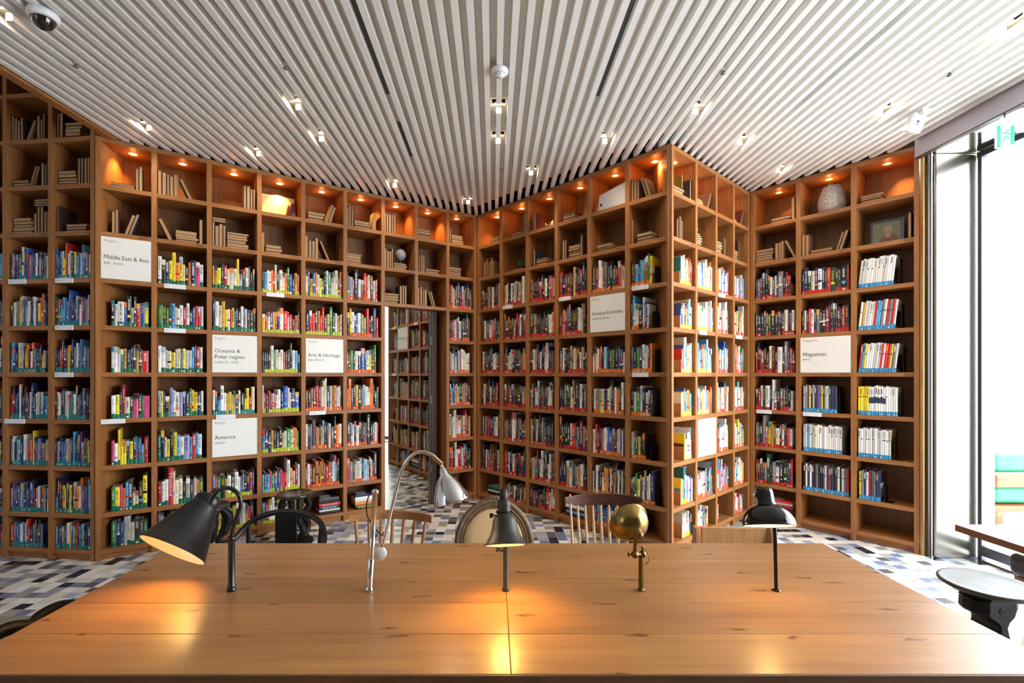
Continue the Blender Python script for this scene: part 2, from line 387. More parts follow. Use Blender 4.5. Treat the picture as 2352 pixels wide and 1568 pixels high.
# the slatted ceiling: slats and the boards behind them; gaps are cut where a fitting sits
PITCH = 0.0767; X0 = 0.038; SW = 0.036; SH = 0.044; ZS = CEIL+0.001; ZBK = ZS+SH+0.004
fix_px = [(15,147-100),(345,299),(690,252),(740,324),(598,358),(905,430),(1145,260),(1143,329),(1072,468),(1218,402),(1387,330),(1591,262),(1689,332),(2032,265),(1780,396),(2309,76)]
fixtures = []
for px, py in fix_px:
    d = F*(ZS-CAMZ)/(HZ-py); x = (px-CX)*d/F; i = round((x-X0)/PITCH); fixtures.append((i, d))
i0 = math.ceil((XL-X0)/PITCH); i1 = math.floor((XR-X0-SW/2)/PITCH)
mb = MB(); back = MB()
def cuts(a, b, holes):
    out = []; cur = a
    for h0, h1 in sorted(holes):
        if h1 <= cur or h0 >= b: continue
        out.append((cur, h0)); cur = h1
    out.append((cur, b)); return out
for i in range(i0, i1+1):
    x = X0+i*PITCH; yb = min(front_y(x-SW/2), front_y(x+SW/2))+0.04
    for a, b in cuts(-2.95, yb, [(d-0.11, d) for j, d in fixtures if j == i]):
        mb.box((x-SW/2,a,ZS),(x+SW/2,b,ZS+SH), 0)
    xa, xb = x-PITCH, x
    ye = min(front_y(xa), front_y(xb))-0.10
    for a, b in cuts(-2.95, ye, [(d-0.105, d-0.005) for j, d in fixtures if j in (i, i-1)]):
        mb.box((xa,a,ZBK),(xb,b,ZBK+0.012), 1)
# slow ventilation slots seen as darker joints
ceil = struct('ceiling', mb, [M_slat, M_cback])
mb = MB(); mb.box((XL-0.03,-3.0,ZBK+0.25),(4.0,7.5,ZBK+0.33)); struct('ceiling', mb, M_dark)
mb = MB(); mb.box((XW,-3.0,4.75),(XL-0.03,5.2,4.83)); struct('ceiling', mb, M_wallp)
mb = MB(); mb.box((XL-0.06,-3.0,CEIL-0.012),(XL-0.03,front_y(XL)-0.002,4.75)); struct('trim_1', mb, M_shelf)   # oak edge board of the lowered ceiling
mb = MB(); mb.box((XL-0.03,-3.0,CEIL-0.012),(XL+0.004,front_y(XL)-0.004,ZBK+0.05)); struct('trim_2', mb, M_shelf)
mb = MB(); mb.box((XL-0.06,PL.y+D+0.1,CEIL),(XL,7.4,4.75)); struct('wall_upper', mb, M_dark)
# outer walls behind the bookcases, left, and behind the viewer
def wallseg(name, a, b, th, z0, z1, mat):
    u = (b-a).normalized(); n = Vector((-u.y, u.x)); q = [a, b, b+n*th, a+n*th]
    mb = MB(); mb.prism([(p.x,p.y) for p in q], z0, z1); struct(name, mb, mat)
for nm, Wx, top in (('wall_far_left', W0, 4.75), ('wall_left', W1, ZBK+0.25), ('wall_middle', WA, ZBK+0.25), ('wall_corner', WB, ZBK+0.25), ('wall_right', WC, ZBK+0.25)):
    so, eo = {'wall_far_left': (0, mL), 'wall_left': (mL, 0), 'wall_middle': (0, mM), 'wall_corner': (mM, 0), 'wall_right': (0, 0)}[nm]
    wallseg(nm, Wx.a+Wx.n*(D+0.03)+Wx.u*(so*1.1 if so else -0.5 if nm != 'wall_far_left' else 0), Wx.a+Wx.n*(D+0.03)+Wx.u*(Wx.L-eo*1.1+(0.5 if nm in ('wall_left','wall_corner') else 0)), 0.08, 0, top, M_dark if nm != 'wall_far_left' else M_wallp)
mb = MB(); mb.box((XW-0.1,-3.0,0),(XW,5.0,4.83)); struct('wall_side_left', mb, simple('pale_wall', S(205,206,210), 0.9))
mb = MB(); mb.box((XW,PZ.y-0.02,0),(PZ.x-0.002,PZ.y+0.1,4.75)); struct('wall_return', mb, M_wallp)
mb = MB(); mb.box((XW,-3.1,0),(-4.7,-3.0,4.83)); mb.box((-4.2,-3.1,0),(4.0,-3.0,4.83)); mb.box((-4.7,-3.1,0),(-4.2,-3.0,1.6)); mb.box((-4.7,-3.1,4.3),(-4.2,-3.0,4.83)); struct('wall_back', mb, M_wallp)
mb = MB(); mb.box((-4.7,-3.055,1.6),(-4.2,-3.045,4.3)); struct('window_2', mb, M_glass)
mb = MB(); mb.box((3.70,-3.0,0),(3.80,-0.2,3.135)); struct('daylight_stop_wall', mb, M_wallp)  # unseen wall added in place of glass to cut daylight from behind the camera

# mirrored door leaf standing slightly ajar in the doorway of the left bookcase
ma = Vector((-1.112, 4.856)); mdir = Vector((0.78, 0.626)).normalized()
s990 = (-0.741+1.141*0)  # end of the mirror at the metal stile
def ray_hit(px, a, u): q = (px-CX)/F; t = (q*a.y-a.x)/(u.x-q*u.y); return a+u*t
m_end = ray_hit(985, ma, mdir); m_beg = ray_hit(884.5, ma, mdir); f_end = ray_hit(1000, ma, mdir)
dr = thing('door_1', None, None, (m_beg.x, m_beg.y, 0), math.atan2(mdir.y, mdir.x)); dr['kind'] = 'structure'
Lm = (m_end-m_beg).length; Lf = (f_end-m_beg).length; zt = ZK(-2)-BT/2-0.006
def dpart(mb, name, mat, label=None):
    o = mb.obj(name, mat, off=(0,0,0)); o.parent = dr
    if label: o['label'] = label
mb = MB(); mb.box((0,0.0,0.012),(Lm,0.008,zt)); dpart(mb, 'mirror_panel', M_mirror, 'mirror panel reflecting the opposite shelves and floor')
mb = MB(); mb.box((0,0.009,0.006),(Lf,0.035,zt)); dpart(mb, 'door_leaf', M_darkb)
mb = MB(); mb.box((Lm,-0.012,0.006),(Lm+0.012,0.008,zt)); mb.box((Lm+0.03,-0.012,0.006),(Lm+0.04,0.008,zt)); dpart(mb, 'stile', M_steel, 'thin metal edge strips')
mb = MB(); mb.box((Lm+0.012,-0.004,0.006),(Lm+0.03,0.008,zt)); mb.box((Lm+0.04,-0.004,0.006),(Lf+0.012,0.008,zt)); dpart(mb, 'stile', M_darkb)
mb = MB()
for zc in (0.35, 1.1, 1.75): mb.box((Lm+0.014,-0.014,zc),(Lm+0.028,-0.004,zc+0.09))
dpart(mb, 'hinge', M_alu)
mb = MB(); u1, n1 = W1.u, W1.n
pa = W1.a+u1*(W1.s[6]+0.02)+n1*(D+0.01); pb = W1.a+u1*(W1.s[8]-0.02)+n1*(D+0.01); q = [pa, pb, pb+n1*0.012, pa+n1*0.012]
mb.prism([(p.x,p.y) for p in q], 0, ZK(-2)-0.02); struct('wall_door_recess', mb, M_darkb)

# right end: brass strip, dark frame, window head, soffit, steel column, glazing
mb = MB(); mb.box((PE.x+0.001,PE.y-0.03,0),(PE.x+0.018,PE.y-0.002,CEIL)); struct('trim_3', mb, M_brstrip)
mb = MB(); mb.box((PE.x+0.018,PE.y-0.05,0),(PE.x+0.046,PE.y-0.004,CEIL)); struct('trim_4', mb, M_darkb)
mb = MB(); mb.box((3.305,-3.0,3.12),(3.36,PE.y-0.03,ZBK+0.1)); struct('trim_5', mb, M_beam)
mb = MB(); mb.prism([(3.36,-3.0),(4.02,-3.0),(4.02,4.2),(3.895,4.2),(3.895,3.70),(3.44,3.70),(3.36,PE.y-0.03)],3.135,3.2); struct('ceiling', mb, M_soffit)
mb = MB(); mb.box((3.305,-3.0,3.112),(3.345,PE.y-0.03,3.12)); struct('trim_6', mb, M_darkb)
xcol0 = PE.x+0.05; ycol = 3.665
c = MB(); c.prism([(xcol0,ycol),(3.89,ycol),(3.89,ycol+0.5),(3.86,ycol+0.5),(3.86,ycol+0.03),(xcol0,ycol+0.03)],0.0,3.135); o = c.obj('steel_column', M_steel, loc=(3.6,ycol+0.25,0)); bevel(o,0.01); tag(o, 'wide polished steel column with wavy reflections right of the bookcases', 'column')
# glazing: one pane, its mullions and base rail
gl = thing('window_1', None, None, (XS, 0, 0)); gl['kind'] = 'structure'
mb = MB(); mb.box((XS-0.005,-0.2,0.1),(XS+0.005,ycol-0.04,3.13)); mb.obj('glass_pane', M_glass, gl)
for y in (ycol-0.035,):
    mb = MB(); mb.box((XS-0.015,y-0.015,0),(XS+0.015,y+0.015,3.13)); mb.obj('mullion', M_alu, gl)
for y in (1.6, -0.18):
    mb = MB(); mb.box((XS-0.015,y-0.015,0),(XS+0.015,y+0.015,3.13)); mb.obj('mullion', M_alu, gl)
mb = MB(); mb.box((XS-0.02,-0.2,0.04),(XS+0.02,ycol-0.05,0.115)); bevel(mb.obj('base_rail', M_alu, gl), 0.004)
mb = MB(); mb.box((XS-0.03,-0.2,0.0),(XS+0.03,ycol-0.05,0.012)); mb.obj('sill_track', M_alu, gl)
mb = MB(); mb.box((XS-0.02,-0.2,3.085),(XS+0.02,ycol-0.02,3.13)); mb.obj('head_rail', M_alu, gl)
#==NEXT==

# ------------------------------------------------------------------ books
WNAME = {'W0': 'far-left bookcase', 'W1': 'long left bookcase', 'WA': 'middle bookcase', 'WB': 'bright corner bookcase', 'WC': 'right-hand bookcase'}
ORD = ['first','second','third','fourth','fifth','sixth','seventh','eighth','ninth','tenth','eleventh','twelfth','thirteenth','fourteenth','fifteenth','sixteenth','seventeenth','eighteenth','nineteenth','twentieth','twenty-first','twenty-second','twenty-third','twenty-fourth','twenty-fifth','twenty-sixth','twenty-seventh','twenty-eighth','twenty-ninth','thirtieth']
def rowname(r): return {-2:'shelf high above beam', -1:'shelf under ceiling beam'}.get(r, 'top shelf' if r == 0 else 'bottom shelf' if r == 8 else ORD[r]+' shelf down')
def colname(key, c):
    n = len(WALLS[key].s)-1
    if key == 'W0': return ['edge column','left column','right column'][c]
    return ORD[c]+' column'
def cubby(key, c, r):
    W = WALLS[key]; a = W.s[c]+UP/2; b = W.s[c+1]-UP/2
    if c == 0: a = UP if key != 'W1' else UP
    if c == len(W.s)-2: b = W.L-UP
    k = KS[r+1] if r >= -1 else (-6 if r == -2 else -5)
    if r == -1: k = -5
    if r == -2: k = -6
    ktop = k-1 if r < 8 else 3
    return a, b, ZK(k)+BT/2, (ZK(ktop)-BT/2)-(ZK(k)+BT/2)
def frame(key, s, y, z): return WALLS[key].M() @ Matrix.Translation((s, y, z))
C_ = {'white': (232,230,226), 'ivory': (226,214,186), 'pale grey': (190,190,190), 'grey': (120,122,126), 'black': (26,25,27), 'charcoal': (52,52,56),
 'navy': (28,38,84), 'blue': (32,82,170), 'sky blue': (74,160,216), 'pale blue': (150,182,216), 'teal': (18,122,124), 'green': (42,132,62), 'dark green': (22,66,42), 'lime': (170,196,58),
 'yellow': (246,212,30), 'mustard': (212,160,40), 'orange': (240,120,34), 'red': (206,30,30), 'crimson': (164,22,44), 'maroon': (92,22,28), 'pink': (232,70,130), 'purple': (88,52,122),
 'brown': (110,66,38), 'tan': (190,152,104), 'lilac': (150,140,196)}
def CC(n, j=0.0):
    r, g, b = C_[n]; k = 1+R.uniform(-j, j); m = (r+g+b)/3; return S(*(max(4, min(242, (v*.9+m*.1)*k)) for v in (r,g,b)))
PAL = {
 'cool': 'charcoal black grey blue blue navy navy white white pale_blue sky_blue charcoal teal red pale_grey purple white navy orange grey blue yellow maroon'.split(),
 'guide': 'black charcoal navy white white white ivory yellow yellow red blue navy green mustard orange pink sky_blue black teal crimson white ivory pale_grey lilac'.split(),
 'fair': 'charcoal white white white ivory pale_grey yellow navy red sky_blue teal black ivory mustard blue'.split(),
 'amer': 'black black charcoal white red red orange yellow blue navy black ivory green white mustard sky_blue white charcoal'.split(),
 'arts': 'black black charcoal white ivory red crimson navy orange white grey dark_green brown pale_blue mustard'.split(),
 'dark': 'black charcoal black maroon navy dark_green white ivory grey brown red tan white black navy'.split(),
 'adv': 'black charcoal navy blue white white black yellow sky_blue red ivory orange charcoal green'.split(),
 'brite': 'white white white ivory white yellow pale_grey red blue sky_blue white orange black teal'.split(),
 'noir': 'black black charcoal black maroon red crimson white navy grey charcoal dark_green ivory'.split(),
 'mag': 'white white white white white pale_grey white ivory white sky_blue'.split(),
 'magc': 'charcoal grey white purple crimson navy yellow white black pale_grey navy'.split(),
 'magblue': 'white ivory red yellow sky_blue white mustard grey red white white'.split(),
 'magy': ['yellow']*5+['white']*12,
}
STK = {'teal': S(20,128,132), 'green': S(0,104,74), 'lime': S(172,186,30), 'yellow': S(244,204,0), 'orange': S(218,88,30), 'red': S(190,38,26), 'amber': S(214,118,34), 'blue': S(54,146,200)}
specs = []
def fill(key, c, r, pal, stk, a0=0.0, a1=0.94, hm=0.60, kind='book', titles=(), tmin=0.010, tmax=0.026, dense=1.0, lean=0.0, y0=0.018):
    a, b, z, H = cubby(key, c, r); w_ = b-a
    s = a+w_*a0+0.002; e = a+w_*a1; cur = []; n = 0
    tl = sorted(titles, key=lambda t: t[0]); used = 0; seqcol = PAL[pal]
    while s < e:
        t = R.uniform(tmin, tmax)*dense
        if R.random() < 0.12 and kind == 'book': t *= 1.45
        h = H*min(0.93, max(0.42, R.gauss(hm, 0.055)))
        if R.random() < 0.10 and kind == 'book': h = H*R.uniform(hm+0.12, min(0.95, hm+0.27))
        if kind == 'magazine': h = H*(hm+R.uniform(-0.02,0.03))
        cn = R.choice(seqcol).replace('_', ' ')
        if pal == 'magy': cn = 'yellow' if n < 5 else 'white'
        title = None
        if used < len(tl) and (s-a)/w_ >= tl[used][0]:
            _, title, cn, tc, t, hh = tl[used]; h = H*hh; used += 1
        if s+t*(1.0 if lean == 0 else 1/math.cos(lean)) > min(e+0.006, b-0.002): break
        d = dict(key=key, c=c, r=r, s=s, z=z, t=t, h=h, dp=min(0.2, h*R.uniform(0.62,0.78)), cn=cn, stk=stk, kind=kind, n=n, title=title, y=y0+R.uniform(0,0.004), lean=lean, off=R.random())
        if title: d['tcol'] = tc
        if lean: s += t/math.cos(lean)+0.0006
        else: s += t+0.0005
        n += 1; specs.append(d)
    return s
# --- contents shelf by shelf
for r in range(2, 9):
    fill('W0', 0, r, 'cool', 'teal')
    fill('W0', 1, r, 'cool', 'teal', 0.03, {4: .86, 3: .9, 8: .82}.get(r, .95), tmin=.009, tmax=.021, hm={2:.62,3:.62,4:.58,5:.6,6:.6,7:.6}.get(r,.74))
    fill('W0', 2, r, 'cool', 'teal', 0.01, {7: .96, 6: .93, 8: .93}.get(r, .96), tmin=.009, tmax=.021, hm=.62 if r < 8 else .72)
    for c in (0, 1):
        if (c, r) == (0, 2): continue
        fill('W1', c, r, 'guide' if r not in (4,) else 'fair', 'green', 0.13+0.06*(c == 0) if c == 0 else 0.01, 0.95, hm=.58 if r < 8 else .78, tmin=.013, tmax=.028,
             titles=[(0.2,'Thailand','red','white',.030,.92)] if (c, r) == (1, 7) else ())
    if r not in (4, 6): fill('W1', 2, r, 'fair' if r < 6 else 'guide', 'green' if r < 5 else 'teal' if r == 5 else 'lime', 0.01, 0.97, hm=.58 if r < 8 else .8, tmin=.012, tmax=.026)
    fill('W1', 3, r, 'amer' if r < 7 else 'guide', 'lime', 0.01, 0.97, hm=.58 if r < 8 else .8, tmin=.012, tmax=.025, titles=[(.62,'ARGENTINA','white','black',.026,.85)] if r == 7 else ())
    if r not in (4, 8): fill('W1', 4, r, 'amer' if r < 5 else 'arts', 'lime' if r < 5 else 'orange', 0.01, 0.96 if r != 7 else .9, hm=.62 if r < 5 else .68, tmin=.012, tmax=.027,
             titles=[(.14,'SHORT CUTS','charcoal','red',.034,.84)] if r == 6 else [(.15,'VERSAILLES','black','yellow',.03,.62)] if r == 7 else ())
    if r != 8: fill('W1', 5, r, 'arts' if r not in (3,4) else 'amer', 'orange', 0.01, .93 if r != 3 else .97, hm=.68, tmin=.012, tmax=.03,
             titles=[(.75,'QUITO','navy','pale blue',.036,.9)] if r == 3 else [(.24,'FARMAX','white','crimson',.038,.62),(.76,'MVRDV BUILDINGS','charcoal','white',.03,.86)] if r == 7 else ())
    if r >= 2: fill('W1', 8, r, 'dark' if r in (2,3) else 'arts', 'orange', 0.04, .92 if r != 8 else .4, hm=.72, tmin=.012, tmax=.027, titles=[(.06,'PATAGONIA','red','white',.03,.8)] if r == 2 else ())
    for c in range(6):
        if (c, r) in ((4, 3), (0, 8), (3, 8)): continue
        pal = 'dark' if c < 4 else 'adv'
        if (c, r) in ((4, 2),): pal = 'arts'
        stk = 'red' if c < 4 else 'amber'
        hi = .95 if c < 5 else {2:.62,3:.55,4:.62,5:.6,6:.45,7:.68,8:.3}[r]
        lo = {0:.12,1:.05,2:.04,3:.03,4:.02,5:.02}[c]
        ti = ()
        if (c, r) == (3, 5): ti = [(.12,'MAGNUM','charcoal','white',.036,.8)]
        if (c, r) == (4, 4): ti = [(.55,'SAFARI','black','yellow',.03,.66)]
        if False: pass
        if (c, r) == (3, 6): ti = [(.66,'PALESTINE','maroon','white',.034,.85)]
        if False: pass
        fill('WA', c, r, pal, stk, lo, hi, hm=.70 if c < 4 else .66, tmin=.012, tmax=.028, titles=ti)
    for c in range(4):
        if (c, r) == (1, 6): continue
        if c == 2 and r == 8: fill('WB', c, r, 'brite', 'red', .04, .2, hm=.7); continue
        fill('WB', c, r, 'brite' if (r, c) not in ((4,3),) else 'adv', 'yellow' if (c == 0 or (c == 1 and r < 6)) else 'orange' if r > 5 else 'red', {2:.40,3:.42,4:.47,5:.46,6:.60,7:.44,8:.5}[r] if c == 0 else .02, {8: .7 if c else .95}.get(r, .96 if c < 2 else .85), hm=.66, tmin=.012, tmax=.027)
    if r < 8:
        fill('WC', 0, r, 'noir' if r != 6 else 'arts', 'red', .03, .95 if r != 7 else .92, hm=.68, tmin=.013, tmax=.03, titles=[(.26,'MANNAHATTA','white','black',.036,.72)] if r == 5 else ())
        if r < 4: fill('WC', 1, r, 'noir', 'red', .02, .96, hm=.68, tmin=.013, tmax=.03)
        elif r > 4: fill('WC', 1, r, {5:'magc',6:'mag',7:'magc'}[r], 'blue', .04, {5:.72,6:.84,7:.96}[r], hm=.74, kind='magazine', tmin=.012, tmax=.019)
        fill('WC', 2, r, {2:'mag',3:'magblue',4:'magblue',5:'magy',6:'mag',7:'magc'}[r], 'blue', .02 if r != 7 else .04, {2:.63,3:.68,4:.70,5:.72,6:.62,7:.44}[r], hm=.74, kind='magazine', tmin=.012, tmax=.018, lean={2:.1,3:.1,4:.1}.get(r, 0))

PAGE = S(222,214,196)
def lum(c): return .3*c[0]+.6*c[1]+.1*c[2]
def build_book(mb, M, d, sticker=None):
    """cover with rounded spine, page block and printed spine marks; local x thickness, y depth, z height"""
    t, h, dp = d['t'], d['h'], d['dp']; rr = random.Random(int(d['off']*1e6))
    base = CC(d['cn'], .12); b = tuple(base[:3])+(1,); g = 0.0025
    ys = min(0.004, t*0.22)
    ring = [(0,dp),(0,ys),(t*.22,ys*.25),(t*.5,0),(t*.78,ys*.25),(t,ys),(t,dp)]
    top = {}
    vs = [M @ Vector((x,y,0)) for x,y in ring]+[M @ Vector((x,y,h)) for x,y in ring]; n = len(ring)
    mb.add(vs, [(i,i+1,i+1+n,i+n) for i in range(n-1)], 0, b)
    mb.add([M @ Vector(p) for p in ((g*.5,ys+.001,h-g),(t-g*.5,ys+.001,h-g),(t-g*.5,dp-g,h-g),(g*.5,dp-g,h-g))], [(0,1,2,3)], 0, PAGE)
    mb.add([M @ Vector(p) for p in ((0,dp-g*.6,0),(t,dp-g*.6,0),(t,dp-g*.6,h),(0,dp-g*.6,h))], [(1,0,3,2)], 0, PAGE)
    mb.add([M @ Vector(p) for p in ((0,0.002,0),(t,0.002,0),(t,dp,0),(0,dp,0))], [(0,3,2,1)], 0, b)
    mb.add([M @ Vector(p) for p in ((0,ys,h),(t*.5,0,h),(t,ys,h),(t,ys+.0025,h),(0,ys+.0025,h))], [(0,1,2,3,4)], 0, b)
    dark = (0.012,0.012,0.014,1); lite = S(236,234,228)
    ink = dark if lum(b) > 0.22 else (lite if rr.random() < .8 else S(236,200,60))
    if lum(b) > 0.5 and rr.random() < .35: ink = S(*rr.choice([(180,30,40),(30,50,130),(20,110,90),(90,40,30)]))
    mx_ = rr.uniform(0,.55); ink = tuple(ink[i]*(1-mx_)+b[i]*mx_ for i in range(3))+(1,)
    def q(x0, x1, z0, z1, col, y=-0.0004): mb.add([M @ Vector(p) for p in ((x0,y,z0),(x1,y,z0),(x1,y,z1),(x0,y,z1))], [(0,1,2,3)], 0, col)
    if d['kind'] == 'magazine':
        if d['cn'] == 'yellow' or rr.random() < .5: q(t*.2, t*.8, h*.62, h*.66, dark)
        if rr.random() < .5: q(t*.3, t*.7, h*.72, h*.92, ink)
        if d['cn'] == 'white' and d['c'] == 2 and d['r'] == 5 and 4 < d['n'] < 12: q(0, t, h*.42, h*.62, S(50,60,80))
    elif not d.get('title'):
        k = rr.random()
        if k < .22: q(t*.02, t*.98, h*.78, h*.99, CC(rr.choice(['red','white','black','navy','mustard','teal','orange','pale blue'])), -0.0002)
        elif k < .36: q(t*.02, t*.98, h*.45, h*.53, CC(rr.choice(['black','white','red','ivory'])), -0.0002)
        # title marks: rows of small glyph-like strokes running down the spine
        z = h*rr.uniform(.84,.93); z_end = h*rr.uniform(.38,.6); wd = t*rr.uniform(.14,.30)
        while z > z_end:
            gl = rr.uniform(.0028,.0062)
            if rr.random() < .82: q(t*.5-wd, t*.5-wd+2*wd*rr.uniform(.7,1), z-gl*.72, z, ink)
            z -= gl
        if rr.random() < .5: q(t*.36, t*.64, h*.26, h*.30, ink)
        if rr.random() < .22: q(t*.12, t*.88, h*.3, h*.38, CC(rr.choice(['red','white','sky blue','orange','yellow'])), -0.0003)
    # cover art panel on the side that can show
    if rr.random() < .7:
        ac = CC(rr.choice(['navy','white','tan','sky blue','charcoal','maroon','green','pale grey']))
        mb.add([M @ Vector(p) for p in ((-.0003,dp*.9,h*.12),(-.0003,ys+dp*.06,h*.12),(-.0003,ys+dp*.06,h*.62),(-.0003,dp*.9,h*.62))], [(0,1,2,3)], 0, ac)
        mb.add([M @ Vector(p) for p in ((t+.0003,dp*.9,h*.12),(t+.0003,ys+dp*.06,h*.12),(t+.0003,ys+dp*.06,h*.62),(t+.0003,dp*.9,h*.62))], [(3,2,1,0)], 0, ac)
    sm = sticker if sticker is not None else mb
    if d['off'] < 0.8 or d['kind'] == 'magazine':
        sh = 0.036 if d['kind'] == 'magazine' else 0.026+0.02*d['off']
        sc = STK[d['stk']]; e = .0006
        rg = [(-e,ys+.03),(-e,ys-.0002),(t*.22,ys*.25-e),(t*.5,-e),(t*.78,ys*.25-e),(t+e,ys-.0002),(t+e,ys+.03)]
        vv = [M @ Vector((x,y,.001)) for x,y in rg]+[M @ Vector((x,y,sh)) for x,y in rg]
        sm.add(vv, [(i,i+1,i+8,i+7) for i in range(6)], 0, sc)
        if rr.random() < .25:
            zz = .006
            sm.add([M @ Vector(p) for p in ((t*.25,-.0011,zz),(t*.75,-.0011,zz),(t*.75,-.0011,zz+.012),(t*.25,-.0011,zz+.012))], [(0,1,2,3)], 0, S(240,238,230))
def book_matrix(d):
    if d['lean']: return frame(d['key'], d['s'], d['y'], d['z']+d['t']*math.sin(d['lean'])+.0004) @ Matrix.Rotation(d['lean'], 4, 'Y')
    return frame(d['key'], d['s'], d['y'], d['z']+.0004)
def proj_area(d):
    W = WALLS[d['key']]; p = W.a+W.u*(d['s']+d['t']/2); v = p.normalized()
    f_ = max(0.0, W.n.dot(v)); dist = p.y
    px = CX+F*p.x/p.y; py = HZ-F*(d['z']+d['h']/2-CAMZ)/p.y
    if px < 2 or px > 2350: return 0
    if py > 1247 and 400 < px < 1900: return 0
    return d['t']*d['h']*f_/(dist*dist)
bks = [d for d in specs if d['kind'] == 'book']
for d in bks: d['A'] = proj_area(d)+(1 if d['title'] else 0)
order = sorted(bks, key=lambda d: -d['A'])
solo = set(id(d) for d in order[:300])
rest = MB()
def size_word(d):
    if d['h'] > .25: return 'tall'
    if d['t'] > .028: return 'thick'
    if d['t'] < .0135: return 'slim'
    return 'short' if d['h'] < .165 else ''
for d in specs:
    M = book_matrix(d)
    if d['kind'] == 'book' and id(d) not in solo:
        build_book(rest, M, d); continue
    if d['kind'] == 'magazine' and proj_area(d) <= 0: continue
    mb = MB(); st = MB(); build_book(mb, Matrix.Identity(4), d, st)
    me = mb.data(d['kind'], [M_print]); o = bpy.data.objects.new('magazine' if d['kind'] == 'magazine' else 'book', me); COL.objects.link(o); o.matrix_world = M
    if st.v:
        ch = bpy.data.objects.new('spine_sticker', st.data('spine_sticker', [M_stick])); COL.objects.link(ch); ch.parent = o
    kw = 'magazine' if d['kind'] == 'magazine' else 'book'
    if d['title']:
        lab = '%s %s with big spine title, %s, %s, %s' % (d['cn'], kw, rowname(d['r']), colname(d['key'], d['c']), WNAME[d['key']])
        tm = text_data(d['title'], 0.1, 'spine_title', simple('ink_'+d['tcol'].replace(' ','_'), CC(d['tcol']), 0.5), 'CENTER')
        xs = [v.co.x for v in tm.vertices]; ys_ = [v.co.y for v in tm.vertices]
        wx = max(xs)-min(xs); wy = max(ys_)-min(ys_); sx = d['h']*.66/wx; sy = min(d['t']*.62/wy, sx*2.2)
        if sy*wy > d['t']*.62: sy = d['t']*.62/wy
        cxm = (max(xs)+min(xs))/2; cym = (max(ys_)+min(ys_))/2
        for v in tm.vertices: v.co = ((v.co.x-cxm)*sx, (v.co.y-cym)*sy, 0)
        ch = bpy.data.objects.new('spine_title', tm); COL.objects.link(ch); ch.parent = o
        # text x runs down the spine (-z), text y points right (+x)
        ch.matrix_local = Matrix.Translation((d['t']/2, -0.0012, d['h']*.57)) @ Matrix(((0,1,0,0),(0,0,-1,0),(-1,0,0,0),(0,0,0,1)))
    else:
        lab = ('%s %s %s, %s from left, %s, %s, %s' % (size_word(d), d['cn'], kw, ORD[min(d['n'],29)], rowname(d['r']), colname(d['key'], d['c']), WNAME[d['key']])).strip()
    tag(o, lab, kw, 'magazines in the right-hand bookcase' if kw == 'magazine' else 'books lined up in the '+WNAME[d['key']])
if rest.v:
    o = rest.obj('book', [M_print], loc=(0,4.5,0.2)); tag(o, 'the many smaller-looking books filling the farther shelves of all bookcases', 'books', kind='stuff')

# --- old books turned with their page edges outward, on the upper shelves
OLDC = [S(92,56,40), S(58,40,34), S(120,82,58), S(40,44,60), S(70,76,60), S(150,118,86), S(96,40,34)]
proto_cache = {}
def old_book(M, t, h, dp, lab):
    key = (round(t,3), round(h,2), R.randrange(3))
    if key not in proto_cache:
        col = R.choice(OLDC); g = .0022
        cv = MB(); cv.box((0,0.001,0),(g,dp,h),0,col); cv.box((t-g,0.001,0),(t,dp,h),0,col); cv.box((g,dp-g,0),(t-g,dp,h),0,col)
        pg = MB(); pg.box((g,0.006,.003),(t-g,dp-g,h-.003))
        proto_cache[key] = (cv.data('old_book', [M_cloth]), pg.data('page_block', [M_page]))
    a, b = proto_cache[key]
    o = bpy.data.objects.new('old_book', a); COL.objects.link(o); o.matrix_world = M
    ch = bpy.data.objects.new('page_block', b); COL.objects.link(ch); ch.parent = o
    tag(o, lab, 'book', 'old books with page edges outward on the upper shelves'); return o
